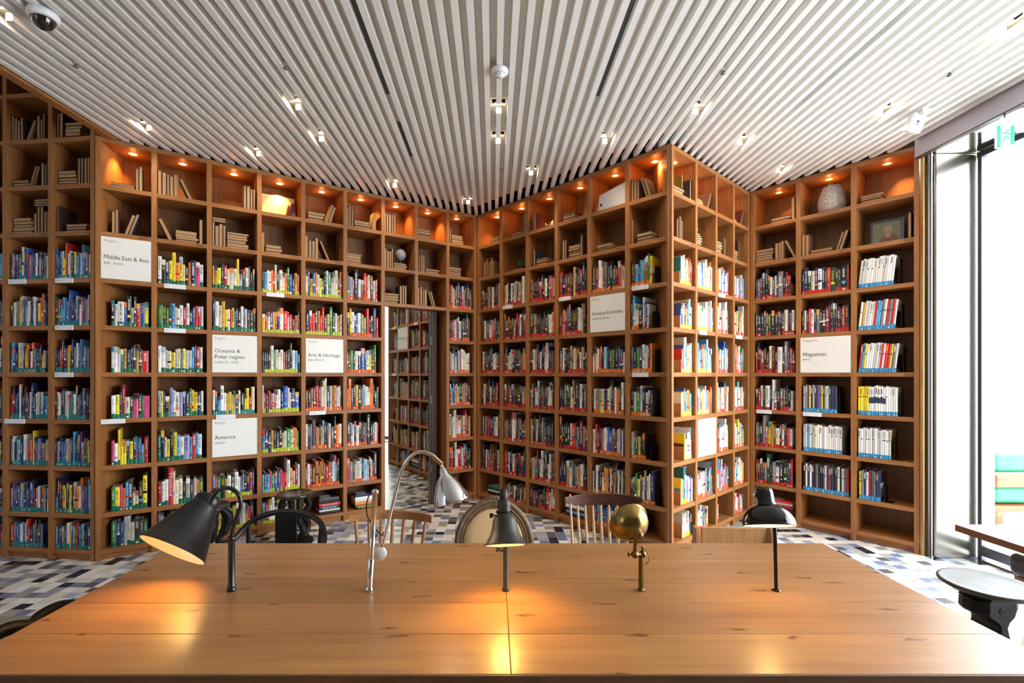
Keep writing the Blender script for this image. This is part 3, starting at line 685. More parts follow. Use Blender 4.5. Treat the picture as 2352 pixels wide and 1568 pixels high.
def olds(key, c, r, dsl):
    a, b, z, H = cubby(key, c, r); W = WALLS[key]; s = a+.004; n = 0; sn = 0
    if key == 'W1' and c == 0: s = a+.045
    if key == 'WA' and c == 0: s = a+.01
    if key == 'WB' and c == 0: s = a+.06
    base = ', %s, %s, %s' % (rowname(r), colname(key, c), WNAME[key])
    y0 = .03
    for tok in dsl.split():
        on = None
        if '+' in tok: tok, on = tok.split('+')
        k, v = (tok[:2], tok[2:]) if tok[:2] in ('ll','lr') else (tok[:1], tok[1:])
        v = int(v)
        if k == 'g': s += v/100; continue
        if k == 'v':
            s00 = s; hmax = 0; nn = 0
            for i in range(v):
                t = round(R.uniform(.017,.029),3); h = round(H*R.uniform(.5,.66),2)
                if s+t > b-.002: break
                old_book(frame(key, s, y0, z+.0005), t, h, round(h*.66,3), 'upright old book, %s from left%s' % (ORD[n], base))
                s += t+.003; n += 1; hmax = max(hmax, h); nn += 1
            if on:
                zz = z+hmax+.001; rw = s-s00
                for j in range(int(on[1:])):
                    t = .018; h = round(max(.1,rw*.98),2)
                    old_book(frame(key, s00, y0, zz+t+.0008) @ Matrix.Rotation(PI/2,4,'Y'), t, h, .13, 'flat old book atop uprights, %s up%s' % (ORD[j], base)); zz += t+.001
            s += .004
        elif k == 'h':
            zz = z+.0006; wmax = 0; L0 = R.uniform(.145,.19)
            L0 = min(L0, b-s-.006)
            if L0 < .08: continue
            for j in range(v):
                t = round(R.uniform(.018,.03),3); h = round(L0*R.uniform(.86,1),2)
                old_book(frame(key, s+R.uniform(0,.004), y0+R.uniform(0,.012), zz+t) @ Matrix.Rotation(PI/2,4,'Y'), t, h, .13, 'flat old book, %s up in its pile%s' % (ORD[j], base))
                zz += t+.0008; wmax = max(wmax, h)
            s += wmax+.008
        elif k in ('ll','lr'):
            th = .42 if v == 1 else .30
            for i in range(v):
                t = round(R.uniform(.018,.026),3); h = round(H*R.uniform(.5,.6),2)
                if k == 'lr':
                    if s+t*math.cos(th)+h*math.sin(th) > b-.003: th = .12
                    if s+t*math.cos(th)+h*math.sin(th) > b-.001: break
                    old_book(frame(key, s, y0, z+t*math.sin(th)+.0006) @ Matrix.Rotation(th,4,'Y'), t, h, round(h*.66,3), 'old book leaning right, %s from left%s' % (ORD[n], base)); s += t/math.cos(th)+.004
                else:
                    if i == 0: s += h*math.sin(th)+.003
                    if s+t > b-.003: break
                    old_book(frame(key, s, y0, z+.0006) @ Matrix.Rotation(-th,4,'Y'), t, h, round(h*.66,3), 'old book leaning left, %s from left%s' % (ORD[n], base)); s += t/math.cos(th)+.004
                n += 1
            if k == 'lr': s += h*math.sin(th)
    return s
for key, c, r, dsl in [
 ('W0',0,0,'v6'),('W0',0,1,'h3 v3'),('W0',1,-1,'v4 g2 lr1 v3'),('W0',2,-1,'v2 h5'),('W0',1,0,'h3 lr2 v5'),('W0',2,0,'h5 v5'),('W0',1,1,'h5 v6+h3'),('W0',2,1,'v1 g4 h3'),
 ('W1',0,0,'g1 h2 v2'),('W1',1,0,'v5 ll1'),('W1',2,0,'g7 h1 v4'),('W1',4,0,'g2 h3 lr2'),('W1',5,0,'v3 h3 lr1'),('W1',6,0,'v5'),('W1',7,0,'h4'),('W1',8,0,'v2 h4'),
 ('W1',0,1,'g2 v2 g3 lr2'),('W1',1,1,'ll1 g1 h4 v2'),('W1',2,1,'v4+h2 h6'),('W1',3,1,'v1 h3'),('W1',4,1,'v4 ll1'),('W1',5,1,'h4'),('W1',6,1,'v4 h3'),('W1',7,1,'v4 h2'),('W1',8,1,'h4'),
 ('W1',6,2,'h4 v3'),('W1',7,2,'v4 ll2'),
 ('WA',0,0,'g14 h3'),('WA',1,0,'g10 h2 v3'),('WA',2,0,'g3 v2'),('WA',3,0,'g3 h3'),('WA',5,0,'v3 ll2'),
 ('WA',0,1,'g4 v7'),('WA',1,1,'g12 h1'),('WA',2,1,'g4 v1 h3'),('WA',3,1,'g3 v2 g1 h5 v1'),('WA',4,1,'g4 h3'),('WA',5,1,'v1 g2 h3'),
 ('WB',0,0,'h3 g8 v2'),('WB',1,0,'h3 g6 lr1'),('WB',2,0,'h1'),('WB',3,0,'h2 g4 lr1'),('WB',0,1,'g5 v4'),('WB',1,1,'h2'),('WB',2,1,'h5 v2'),('WB',3,1,'h4 v1'),
 ('WC',0,0,'g14 h2 v2'),('WC',2,0,'g2 h3'),('WC',0,1,'h5 v3 ll1'),('WC',1,1,'v2 h2 g2 lr2'),('WC',2,1,'g33 v2')]:
    olds(key, c, r, dsl)
# flat piles of picture books on the lowest shelves
def pile(key, c, r, items, s_off, wdt=.2):
    a, b, z, H = cubby(key, c, r); zz = z+.0006; n = len(items)
    for j, (cn, th, title, tc) in enumerate(items):
        d = dict(t=th, h=wdt*R.uniform(.92,1), dp=.15, cn=cn, stk='red', kind='book', n=j, title=title or ' ', off=.95, c=c, r=r)
        mb = MB(); build_book(mb, Matrix.Identity(4), d)
        o = bpy.data.objects.new('book', mb.data('book', [M_print])); COL.objects.link(o)
        o.matrix_world = frame(key, a+s_off, .02+R.uniform(0,.015), zz+th) @ Matrix.Rotation(PI/2,4,'Y'); zz += th+.0008
        tag(o, '%s picture book lying flat, %s up, bottom shelf, %s, %s' % (cn, ORD[j], colname(key, c), WNAME[key]), 'book', 'picture books piled flat on the bottom shelves')
        if title:
            tm = text_data(title, .1, 'spine_title', simple('ink_'+tc.replace(' ','_'), CC(tc), .5), 'CENTER')
            xs = [v.co.x for v in tm.vertices]; ys_ = [v.co.y for v in tm.vertices]; wx = max(xs)-min(xs); wy = max(ys_)-min(ys_)
            sx = min(d['h']*.7/wx, th*1.2/wy); sy = min(th*.6/wy, sx*1.5); cxm = (max(xs)+min(xs))/2; cym = (max(ys_)+min(ys_))/2
            for v in tm.vertices: v.co = ((v.co.x-cxm)*sx, (v.co.y-cym)*sy, 0)
            ch = bpy.data.objects.new('spine_title', tm); COL.objects.link(ch); ch.parent = o
            ch.matrix_local = Matrix.Translation((th/2,-.0012,d['h']/2)) @ Matrix(((0,-1,0,0),(0,0,-1,0),(1,0,0,0),(0,0,0,1)))
pile('W1', 4, 8, [('black',.026,None,None),('white',.016,None,None),('navy',.03,'SPACE EUROPE','white'),('red',.028,'SPACE EUROPE','white'),('charcoal',.05,None,None)], .13, .2)
pile('W1', 5, 8, [('black',.036,'PERU','yellow'),('orange',.026,None,None),('ivory',.012,None,None),('white',.04,None,None),('navy',.022,None,None)], .09, .2)
pile('WA', 0, 8, [('black',.04,None,None),('white',.016,None,None),('dark green',.022,None,None),('teal',.02,None,None)], .13, .2)
pile('WA', 3, 8, [('navy',.03,None,None),('sky blue',.02,None,None),('maroon',.03,None,None),('white',.03,None,None),('grey',.03,None,None)], .08, .24)
pile('WC', 0, 8, [('charcoal',.04,None,None),('maroon',.026,None,None),('crimson',.022,None,None),('white',.024,None,None),('red',.02,None,None)], .1, .24)

# --- category signs, shelf label holders, bookends
def sign(key, c, r, head, lines, kor, label):
    a, b, z, H = cubby(key, c, r); W = WALLS[key]
    root = thing('section_sign', label, 'sign'); root.matrix_world = frame(key, (a+b)/2, 0.0, z+.0008); w_ = b-a-.003; h_ = H-.004
    mb = MB(); mb.box((-w_/2,-.004,0),(w_/2,.012,h_)); o = mb.obj('panel', M_white, off=(0,0,0)); o.parent = root; bevel(o, .0015)
    def put(body, size, x, zz, mat, nm='lettering', squeeze=None):
        me = text_data(body, size, nm, mat); wx = max(v.co.x for v in me.vertices)
        if squeeze and wx > squeeze:
            for v in me.vertices: v.co.x *= squeeze/wx
        t = bpy.data.objects.new(nm, me); COL.objects.link(t); t.parent = root
        t.matrix_local = Matrix.Translation((x,-.0046,zz)) @ Matrix(((1,0,0,0),(0,0,-1,0),(0,1,0,0),(0,0,0,1)))
    x0 = -w_/2+w_*.05
    put(head, .030, x0, h_*.875, M_inkg)
    zz = h_*.5+(.02 if len(lines) > 1 else 0)
    for ln in lines: put(ln, .046, x0, zz-.01, M_ink, squeeze=w_*.9); zz -= .052
    if kor: put(kor, .022, x0, zz+.002, M_ink)
sign('W1',0,2,'Region',['Middle East & Asia'],'중동 · 아시아','white sign reading Middle East & Asia filling a cubby')
sign('W1',2,4,'Region',['Oceania &','Polar region'],'오세아니아 · 극지방','white sign reading Oceania & Polar region')
sign('W1',4,4,'Theme',['Arts & Heritage'],'예술 & 헤리티지','white sign reading Arts & Heritage')
sign('W1',2,6,'Region',['America'],'아메리카','white sign reading America low on the left bookcase')
sign('WA',4,3,'Theme',['Adventure & Activities'],'어드벤처 & 액티비티','white sign reading Adventure & Activities')
sign('WC',1,4,'Magazines',['Magazines'],'매거진','white sign reading Magazines on the right-hand bookcase')
sign('WB',1,6,'Theme',[],None,'sunlit white sign on the bright narrow bookcase')
tags_ = [('W0',20,60,-2),('W0',128,168,-2),('W0',128,168,-1),('W0',127,168,0),('W0',12,57,1),('W1',232,288,1),('W1',377,427,-2),('W1',377,427,-1),('W1',612,653,-2),('W1',496,541,1),('W1',710,748,1),
 ('WA',1155,1177,-2),('WA',1285,1310,-2),('WA',1452,1489,-2),('WA',1453,1489,0),('WB',1649,1664,-2),('WB',1605,1622,-1),('WB',1690,1704,-1),('WC',1738,1772,1),('WC',1845,1887,1)]
for key, x0, x1, k in tags_:
    W = WALLS[key]; s0, s1 = W.at_px(x0), W.at_px(x1); c = max(i for i in range(len(W.s)-1) if W.s[i] < (s0+s1)/2)
    root = thing('shelf_label', 'white label plate below %s, %s, %s' % (rowname(k+4), colname(key,c), WNAME[key]), 'label', group='white label plates on the shelf edges')
    root.matrix_world = frame(key, (s0+s1)/2, 0, ZK(k)-.019); w_ = s1-s0
    mb = MB(); mb.box((-w_/2,-.006,0),(w_/2,.002,.036)); o = mb.obj('plate', M_whitep, off=(0,0,0)); o.parent = root
    mb = MB(); mb.box((-w_/2+.008,-.0066,.022),(-w_/2+.03,-.006,.0245)); mb.box((-w_/2+.008,-.0066,.016),(-w_/2+.045,-.006,.018)); o = mb.obj('print', M_inkg, off=(0,0,0)); o.parent = root
def bookend(key, c, r, frac, wood_=False, hh=.15):
    a, b, z, H = cubby(key, c, r); s = a+(b-a)*frac
    root = thing('bookend', ('%s bookend, %s, %s, %s' % ('pale wooden' if wood_ else 'black metal', rowname(r), colname(key,c), WNAME[key])), 'bookend', group='wooden bookends' if wood_ else 'black bookends')
    root.matrix_world = frame(key, s, .02, z+.0006); q = .010 if wood_ else .0025
    mb = MB(); mb.box((-q,0,0),(0,.125,hh)); o = mb.obj('plate', M_ply if wood_ else M_blackp, off=(0,0,0)); o.parent = root; bevel(o,.001)
    if not wood_:
        mb = MB(); mb.box((0,0.02,0),(.05,.11,.0012)); o = mb.obj('foot', M_blackp, off=(0,0,0)); o.parent = root
for r in range(2, 9): bookend('WB', 0, r, {2:.40,3:.42,4:.47,5:.46,6:.60,7:.44,8:.5}[r]-.01, True, .105)
for key, c, r, fr, hh in [('WA',5,2,.66,.15),('WA',5,3,.60,.14),('WA',5,4,.67,.19),('WA',5,5,.66,.14),('WA',5,6,.55,.12),('WA',5,7,.73,.14),('W0',1,4,.92,.15),('W0',1,8,.9,.13),('WC',2,2,.76,.22),('WC',2,3,.79,.2),('WC',2,4,.82,.2),('WC',2,5,.77,.2),('WC',2,6,.67,.19),('WC',2,7,.5,.12),('WC',1,5,.78,.2),('WC',1,6,.9,.18)]:
    bookend(key, c, r, fr, False, hh)
#==NEXT==

# ------------------------------------------------------------------ ornaments on the upper shelves
def corner_spot(key, c, r, fr, y=.13): a, b, z, H = cubby(key, c, r); p = WALLS[key].M() @ Vector((a+(b-a)*fr, y, z)); return p
def rootat(name, label, cat, key, c, r, fr, y=.13):
    o = thing(name, label, cat); a, b, z, H = cubby(key, c, r); o.matrix_world = frame(key, a+(b-a)*fr, y, z+.0006); return o, b-a, H
def part_(mb, name, mats, root): o = mb.obj(name, mats, off=(0,0,0)); o.parent = root; return o
# old map picture under its spotlight
o, w_, H = rootat('framed_map', 'framed old map picture glowing under a shelf spotlight, top shelf of long left bookcase', 'picture', 'W1', 3, 0, .46, .16)
tilt = Matrix.Rotation(-.12, 4, 'X')
mb = MB(tilt); mb.box((-.15,0,0),(.15,.012,.225)); part_(mb, 'board', simple('map_parchment', S(236,214,160), .7, noise=.2, nscale=9), o)
mb = MB(tilt); mb.box((-.153,-.003,.225),(.153,.014,.232)); mb.box((.15,-.003,0),(.157,.014,.232)); part_(mb, 'frame', M_darkb, o)
o, w_, H = rootat('carved_figure', 'dark red carved figure standing in front of the framed map', 'ornament', 'W1', 3, 0, .80, .1)
mb = MB(); mb.lathe([(.001,0),(.042,0),(.05,.03),(.046,.07),(.04,.1),(.034,.125),(.018,.145),(.001,.15)], None, 20); part_(mb, 'body', simple('dark_red_clay', S(84,22,18), .4), o)
mb = MB(); mb.lathe([(.052,.028),(.054,.034),(.052,.04)], None, 20); part_(mb, 'band', simple('clay_band', S(120,50,44), .4), o)
# globe
o, w_, H = rootat('globe', 'small grey globe standing on flat old books above the doorway', 'globe', 'W1', 6, 1, .62, .1)
g_off = .078
mb = MB(); mb.ball((0,0,g_off+.095), .058, 28); part_(mb, 'sphere', simple('globe_map', S(150,152,150), .45, noise=.35, nscale=30), o)
mb = MB(); mb.tube([(0,0,g_off+.002),(0,0,g_off+.037)], .006, 10); mb.lathe([(.001,g_off),(.034,g_off),(.03,g_off+.006),(.008,g_off+.01)], None, 20); part_(mb, 'stand', M_alu, o)
mb = MB(); mb.tube([(.064*math.sin(a), 0, g_off+.095-.064*math.cos(a)) for a in [i*PI/14 for i in range(15)]], .002, 6); part_(mb, 'meridian', M_alu, o)
# plant
o, w_, H = rootat('potted_plant', 'small green leafy plant in a black pot, middle bookcase second shelf down', 'plant', 'WA', 1, 1, .60, .12)
mb = MB(); mb.lathe([(.001,.022),(.03,.022),(.044,.07),(.04,.072),(.036,.064),(.001,.062)], None, 20); part_(mb, 'pot', M_blackp, o)
mb = MB()
for i in range(46):
    a = R.uniform(0, 2*PI); el = R.uniform(.2, 1.3); L_ = R.uniform(.05,.085); dr_ = Vector((math.cos(a)*math.cos(el), math.sin(a)*math.cos(el), math.sin(el))); sd = dr_.orthogonal().normalized()*.010
    p = Vector((0,0,.066)); m_ = p+dr_*L_*.55; e_ = p+dr_*L_-Vector((0,0,.01)); mb.add([p, m_+sd, e_, m_-sd+Vector((0,0,.002))], [(0,1,2,3)])
part_(mb, 'leaves', simple('plant_leaf', S(70,120,40), .5, noise=.3), o)
# copper kettle ornaments
o, w_, H = rootat('copper_kettle', 'shiny orange copper kettle on the top shelf of middle bookcase', 'kettle', 'WA', 2, 0, .66, .12)
mb = MB(); mb.lathe([(.001,0),(.04,0),(.058,.02),(.06,.04),(.045,.062),(.02,.074),(.001,.078)], None, 24); part_(mb, 'body', M_copper, o)
mb = MB(); mb.ball((0,0,.083), .009, 12); mb.lathe([(.03,.069),(.022,.075),(.001,.078)], None, 16); part_(mb, 'lid', M_copper, o)
mb = MB(); mb.tube([(-.055,0,.035),(-.085,0,.055),(-.1,0,.078)], [.011,.008,.005], 10); part_(mb, 'spout', M_copper, o)
mb = MB(); mb.tube([(.05*math.cos(a), 0, .055+.05*math.sin(a)) for a in [PI*i/10 for i in range(11)]], .003, 8); part_(mb, 'handle', M_blackp, o)
o, w_, H = rootat('pine_cone_bowl', 'small dark wire ornament left of the copper kettle', 'ornament', 'WA', 2, 0, .42, .1)
mb = MB()
for k in range(5): mb.lathe([(.034-.004*k,.002+.010*k),(.036-.004*k,.004+.010*k),(.034-.004*k,.006+.010*k)], None, 16)
part_(mb, 'rings', M_brassd, o)
# white case
o, w_, H = rootat('white_box_file', 'large white slanted case with small black square mark, top shelf of middle bookcase', 'case', 'WA', 4, 0, .55, .05)
mb = MB(Matrix.Rotation(-.1,4,'X')); mb.prism([(-.15,0),(.155,0),(.155,.2),(.135,.215),(-.13,.165),(-.15,.15)], 0, .035, axis='y'); ob = part_(mb, 'case_body', simple('grey_white_case', S(206,204,206), .35), o); bevel(ob, .004)
mb = MB(Matrix.Rotation(-.1,4,'X')); mb.box((-.13,-.001,.055),(-.11,0,.078)); part_(mb, 'mark', M_blackp, o)
# patterned vase
o, w_, H = rootat('patterned_vase', 'banded brown and cream pottery vase on the bright narrow bookcase', 'vase', 'WB', 1, 1, .60, .13)
prof = [(.001,0),(.028,0),(.05,.035),(.064,.08),(.062,.115),(.045,.15),(.026,.17),(.03,.19),(.034,.2)]
def ring_mat():
    m, nt, b = nmat('banded_pottery'); tc = nt.nodes.new('ShaderNodeTexCoord'); wv = nt.nodes.new('ShaderNodeTexWave'); wv.bands_direction = 'Z'; wv.inputs['Scale'].default_value = 14; wv.inputs['Distortion'].default_value = .6
    cr = nt.nodes.new('ShaderNodeValToRGB'); cr.color_ramp.interpolation = 'CONSTANT'; e = cr.color_ramp.elements; e[0].color = S(70,42,28); e[1].color = S(220,190,150); e[1].position = .62; k = e.new(.4); k.color = S(150,84,46)
    nt.links.new(tc.outputs['Object'], wv.inputs['Vector']); nt.links.new(wv.outputs['Fac'], cr.inputs[0]); nt.links.new(cr.outputs['Color'], b.inputs['Base Color']); b.inputs['Roughness'].default_value = .5; return m
mb = MB(); mb.lathe(prof, None, 28); part_(mb, 'body', ring_mat(), o)
mb = MB(); mb.lathe([(.034,.2),(.037,.204),(.033,.208),(.029,.2)], None, 28); part_(mb, 'rim', M_darkb, o)
# woven lantern vase
o, w_, H = rootat('woven_vase', 'large grey woven vase lit from above, top shelf of right-hand bookcase', 'vase', 'WC', 1, 0, .55, .14)
mb = MB(); mb.lathe([(.001,0),(.075,0),(.1,.03),(.112,.08),(.106,.14),(.088,.2),(.07,.245),(.066,.25),(.06,.24),(.078,.19),(.09,.14)], None, 40)
def weave_mat():
    m, nt, b = nmat('woven_shell'); tc = nt.nodes.new('ShaderNodeTexCoord'); vo = nt.nodes.new('ShaderNodeTexVoronoi'); vo.inputs['Scale'].default_value = 70
    cr = nt.nodes.new('ShaderNodeValToRGB'); e = cr.color_ramp.elements; e[0].color = S(70,62,56); e[1].color = S(206,196,182); e[1].position = .5
    nt.links.new(tc.outputs['Object'], vo.inputs['Vector']); nt.links.new(vo.outputs['Distance'], cr.inputs[0]); nt.links.new(cr.outputs['Color'], b.inputs['Base Color']); b.inputs['Roughness'].default_value = .6
    bp = nt.nodes.new('ShaderNodeBump'); bp.inputs['Strength'].default_value = .8; bp.inputs['Distance'].default_value = .004; nt.links.new(vo.outputs['Distance'], bp.inputs['Height']); nt.links.new(bp.outputs['Normal'], b.inputs['Normal']); return m
part_(mb, 'body', weave_mat(), o)
mb = MB(); mb.lathe([(.066,.25),(.071,.254),(.066,.258),(.06,.252)], None, 40); part_(mb, 'rim', M_darkb, o)
# portrait picture
o, w_, H = rootat('portrait_photo', 'framed portrait picture of an elderly person, second shelf of right-hand bookcase', 'picture', 'WC', 2, 1, .48, .15)
mb = MB(tilt); mb.box((-.115,-.004,0),(.11,.012,.225)); part_(mb, 'frame', simple('picture_frame_slate', S(34,44,52), .35), o)
mb = MB(tilt); mb.box((-.098,-.006,.02),(.085,-.004,.2)); part_(mb, 'print', simple('picture_ground', S(112,110,78), .5, noise=.15, nscale=12), o)
mb = MB(tilt)
def disc(mb, cx, cz, rx, rz, y, n=24): mb.add([(cx+rx*math.cos(2*PI*i/n), y, cz+rz*math.sin(2*PI*i/n)) for i in range(n)], [tuple(range(n))])
disc(mb, .006, .128, .027, .038, -.0066); mb.add([(-.012,-.0065,.065),(.026,-.0065,.065),(.022,-.0065,.11),(-.008,-.0065,.11)], [(0,1,2,3)]); part_(mb, 'painted_head', simple('painted_skin', S(168,134,96), .6, noise=.25, nscale=60), o)
mb = MB(tilt); disc(mb, .004, .158, .024, .014, -.0068); disc(mb, -.018, .14, .007, .02, -.0068); disc(mb, .010, .098, .018, .012, -.0068); part_(mb, 'painted_hair', simple('painted_grey_hair', S(150,140,124), .6, noise=.3, nscale=60), o)
mb = MB(tilt); disc(mb, .004, .130, .0035, .0016, -.007, 8); disc(mb, .020, .130, .0035, .0016, -.007, 8); disc(mb, .013, .108, .008, .0014, -.007, 8); disc(mb, .014, .12, .002, .006, -.007, 8); part_(mb, 'painted_features', M_darkb, o)
mb = MB(tilt); mb.add([(-.06,-.0063,.02),(.075,-.0063,.02),(.07,-.0063,.07),(.035,-.0063,.095),(-.005,-.0063,.095),(-.04,-.0063,.06)], [(0,1,2,3,4,5)]); part_(mb, 'painted_coat', simple('painted_coat', S(110,72,52), .6, noise=.2, nscale=40), o)
# green book cover board on the bright bookcase
o, w_, H = rootat('green_album', 'olive green album leaning upright, top shelf of bright narrow bookcase', 'album', 'WB', 0, 0, .62, .05)
mb = MB(); mb.box((0,0,0),(.012,.16,.2)); ob = part_(mb, 'cover', simple('olive_cloth', S(120,128,40), .7), o)
mb = MB(); mb.box((.002,-.001,.003),(.010,.158,.197)); part_(mb, 'page_block', M_page, o)

# ------------------------------------------------------------------ shelf downlights and ceiling fittings
for key in ('W1','WA','WB','WC'):
    W = WALLS[key]
    for c in range(len(W.s)-1):
        a, b, z, H = cubby(key, c, 0); zt = z+H; yy = .13; sx = (a+b)/2
        if key == 'W1' and c == 0: sx += .03
        if key == 'WB' and c == 0: sx += .05
        root = thing('shelf_downlight', 'round recessed downlight over the %s, %s, top shelf' % (colname(key,c), WNAME[key]), 'light', group='recessed downlights along the top shelves')
        root.matrix_world = frame(key, sx, yy, zt-.0005)
        mb = MB(); mb.lathe([(.036,0),(.035,-.004),(.026,-.005),(.022,-.001),(.022,0)], None, 24); part_(mb, 'ring', simple('downlight_ring', S(226,214,196), .3) if 'downlight_ring' not in bpy.data.materials else bpy.data.materials['downlight_ring'], root)
        mb = MB(); mb.lathe([(.001,-.0035),(.014,-.0035),(.016,-.002)], None, 16); part_(mb, 'lamp', M_bulb, root)
        # each lamp is turned its own way, as found
        ex = {('W1',0):(-.62,.35,1.6),('W1',3):(0,.12,3.2),('WA',4):(.0,-.0,1.9),('WA',5):(.72,.3,2.4),('WC',1):(0,0,2.6),('WC',2):(.45,.35,2.4),('W1',5):(.55,.1,1.6),('W1',6):(.7,.3,1.2),('W1',7):(.6,.2,1.4)}.get((key,c),(R.uniform(-.3,.5),R.uniform(.1,.45),1.0))
        dvec = WALLS[key].M().to_3x3() @ Vector((ex[0],ex[1],-1))
        pw = WALLS[key].M() @ Vector((sx,yy,zt-.010))
        gd = bpy.data.lights.new('downlight_glow', 'POINT'); gd.energy = R.uniform(.22,.5); gd.color = (1,.33,.07); gd.shadow_soft_size = .012; gl = bpy.data.objects.new('downlight_glow', gd); COL.objects.link(gl); gl.parent = root; gl.location = (0,0,-.045)
        l = spot('downlight_beam', None, pw, dvec, CUBBY_W*ex[2], math.radians(80), (1,.42,.11), .012, .9); l.parent = root; l.matrix_parent_inverse = root.matrix_world.inverted()
M_fr = simple('fitting_frame', S(236,226,204), .4)
for n_, (i, d) in enumerate(fixtures):
    x = X0+i*PITCH; y = d-.055
    root = thing('ceiling_spotlight', 'ignored', 'light', (x, y, ZS), 0, 'square spotlights recessed between the ceiling slats')
    def P_(mb, nm, mt): return mb.obj(nm, mt, root)
    mb = MB(); z0 = ZBK-.002
    for a_, b_ in (((x-.075,y-.06),(x+.075,y-.036)),((x-.075,y+.036),(x+.075,y+.06)),((x-.075,y-.036),(x-.046,y+.036)),((x+.046,y-.036),(x+.075,y+.036))): mb.box((*a_,z0),(*b_,z0+.012))
    P_(mb, 'frame', M_fr)
    mb = MB(); z1 = z0+.012
    mb.box((x-.05,y-.04,z1+.075),(x+.05,y+.04,z1+.08)); mb.box((x-.05,y-.04,z1),(x-.046,y+.04,z1+.075)); mb.box((x+.046,y-.04,z1),(x+.05,y+.04,z1+.075)); mb.box((x-.046,y-.04,z1),(x+.046,y-.036,z1+.075)); mb.box((x-.046,y+.036,z1),(x+.046,y+.04,z1+.075))
    P_(mb, 'housing', M_blackp)
    mb = MB(); mb.lathe([(.034,0),(.03,-.012),(.026,-.002),(.001,0)], Matrix.Translation((x,y,z1+.03)), 20); mb.lathe([(.034,0),(.03,.04),(.001,.045)], Matrix.Translation((x,y,z1+.03)), 20); P_(mb, 'lamp_body', M_fr)
    mb = MB(); mb.lathe([(.001,-.004),(.02,-.003),(.024,-.001)], Matrix.Translation((x,y,z1+.03)), 16); P_(mb, 'bulb', M_bulbw)
    spot('spot_beam', root, (x,y-.012,z1+.004), (0.0,.55,-1), CEIL_W, math.radians(115), (1,.74,.48), .02, 1.0)
    px = CX+F*x/y; 
    root['_px'] = px
# labels for the fittings, by where they sit
names = ['at the far left ceiling corner','nearest the far-left bookcase','left of the smoke detector, front of its pair','left of the smoke detector, rear of its pair','above the third column of the left bookcase','above the sixth column of the left bookcase','directly behind the smoke detector','second behind the smoke detector','nearest the deep corner','above the second column of the middle bookcase','above the fourth column of the middle bookcase','straight above the projecting corner','above the bright narrow bookcase','left of the white hanging sensor','nearest the top of the right-hand bookcase','at the far right ceiling corner']
k = 0
for o in scn.objects:
    if '_px' in o: o['label'] = 'square recessed ceiling spotlight '+names[k]; del o['_px']; k += 1
# long dark air slots between slats
for nm, px, py, y0_, y1_ in (('left of the smoke detector',900,215,1.9,3.15),('right of the smoke detector',1370,220,1.9,3.17),('lower left, near the sixth column',961,400,3.5,4.05),('on the right, near the window',1815,240,2.4,3.28)):
    p = ceil_at(px, py, ZBK) if False else Vector(((px-CX)*(F*(ZBK-CAMZ)/(HZ-py))/F, 0, 0)); xg = X0+(round((p.x-X0)/PITCH-.5)+.5)*PITCH
    r_ = thing('air_slot', 'long dark ventilation slot between ceiling slats '+nm, 'vent', (xg,(y0_+y1_)/2,ZBK), 0, 'dark ventilation slots in the ceiling')
    mb = MB(); mb.box((xg-.019,y0_,ZBK-.006),(xg+.019,y1_,ZBK-.0005)); mb.obj('grille', simple('slot_dark', S(92,88,84), .8) if 'slot_dark' not in bpy.data.materials else bpy.data.materials['slot_dark'], r_)
    mb = MB(); mb.box((xg-.0205,y0_,ZBK-.008),(xg-.019,y1_,ZBK-.0005)); mb.box((xg+.019,y0_,ZBK-.008),(xg+.0205,y1_,ZBK-.0005)); mb.obj('flange', M_alu, r_)
# smoke detector, camera dome, sprinklers, sensor
def ceil_at(px, py, z=ZS): d = F*(z-CAMZ)/(HZ-py); return Vector(((px-CX)*d/F, d, z))
p = ceil_at(1148, 160); r_ = thing('smoke_detector', 'round white smoke detector on the central ceiling slat', 'detector', p)
mb = MB(Matrix.Translation(p)); mb.lathe([(.001,-.002),(.05,-.002),(.052,-.014),(.046,-.024),(.03,-.032),(.024,-.042),(.001,-.044)], None, 36); mb.obj('body', M_whitep, r_)
mb = MB(Matrix.Translation(p))
for i in range(16): a = 2*PI*i/16; mb.box((-.003,-.0012,-.0012),(.003,.0012,.0012), M=Matrix.Rotation(a,4,'Z') @ Matrix.Translation((0,-.034,-.0302)))
mb.box((-.003,-.027,-.041),(.003,-.022,-.038)); mb.obj('vent_slots', M_blackp, r_)
p = ceil_at(100, 30); r_ = thing('security_camera', 'white dome security camera with dark bubble on the ceiling', 'camera', p)
mb = MB(Matrix.Translation(p)); mb.lathe([(.001,-.001),(.064,-.001),(.066,-.02),(.06,-.034),(.05,-.038),(.046,-.034)], None, 36); mb.obj('housing', M_whitep, r_)
mb = MB(Matrix.Translation(p)); mb.lathe([(.048,-.034),(.044,-.055),(.03,-.074),(.012,-.082),(.001,-.083)], None, 32); mb.obj('dome', simple('smoked_dome', S(28,26,28), .05, coat=.5), r_)
sp = [('above the edge of the far-left bookcase',170,148),('behind the ceiling left of the detector',643,152),('right of the smoke detector',1672,163),('near the right window beam',2183,168),('between slats ahead of the deep corner',1150,385)]
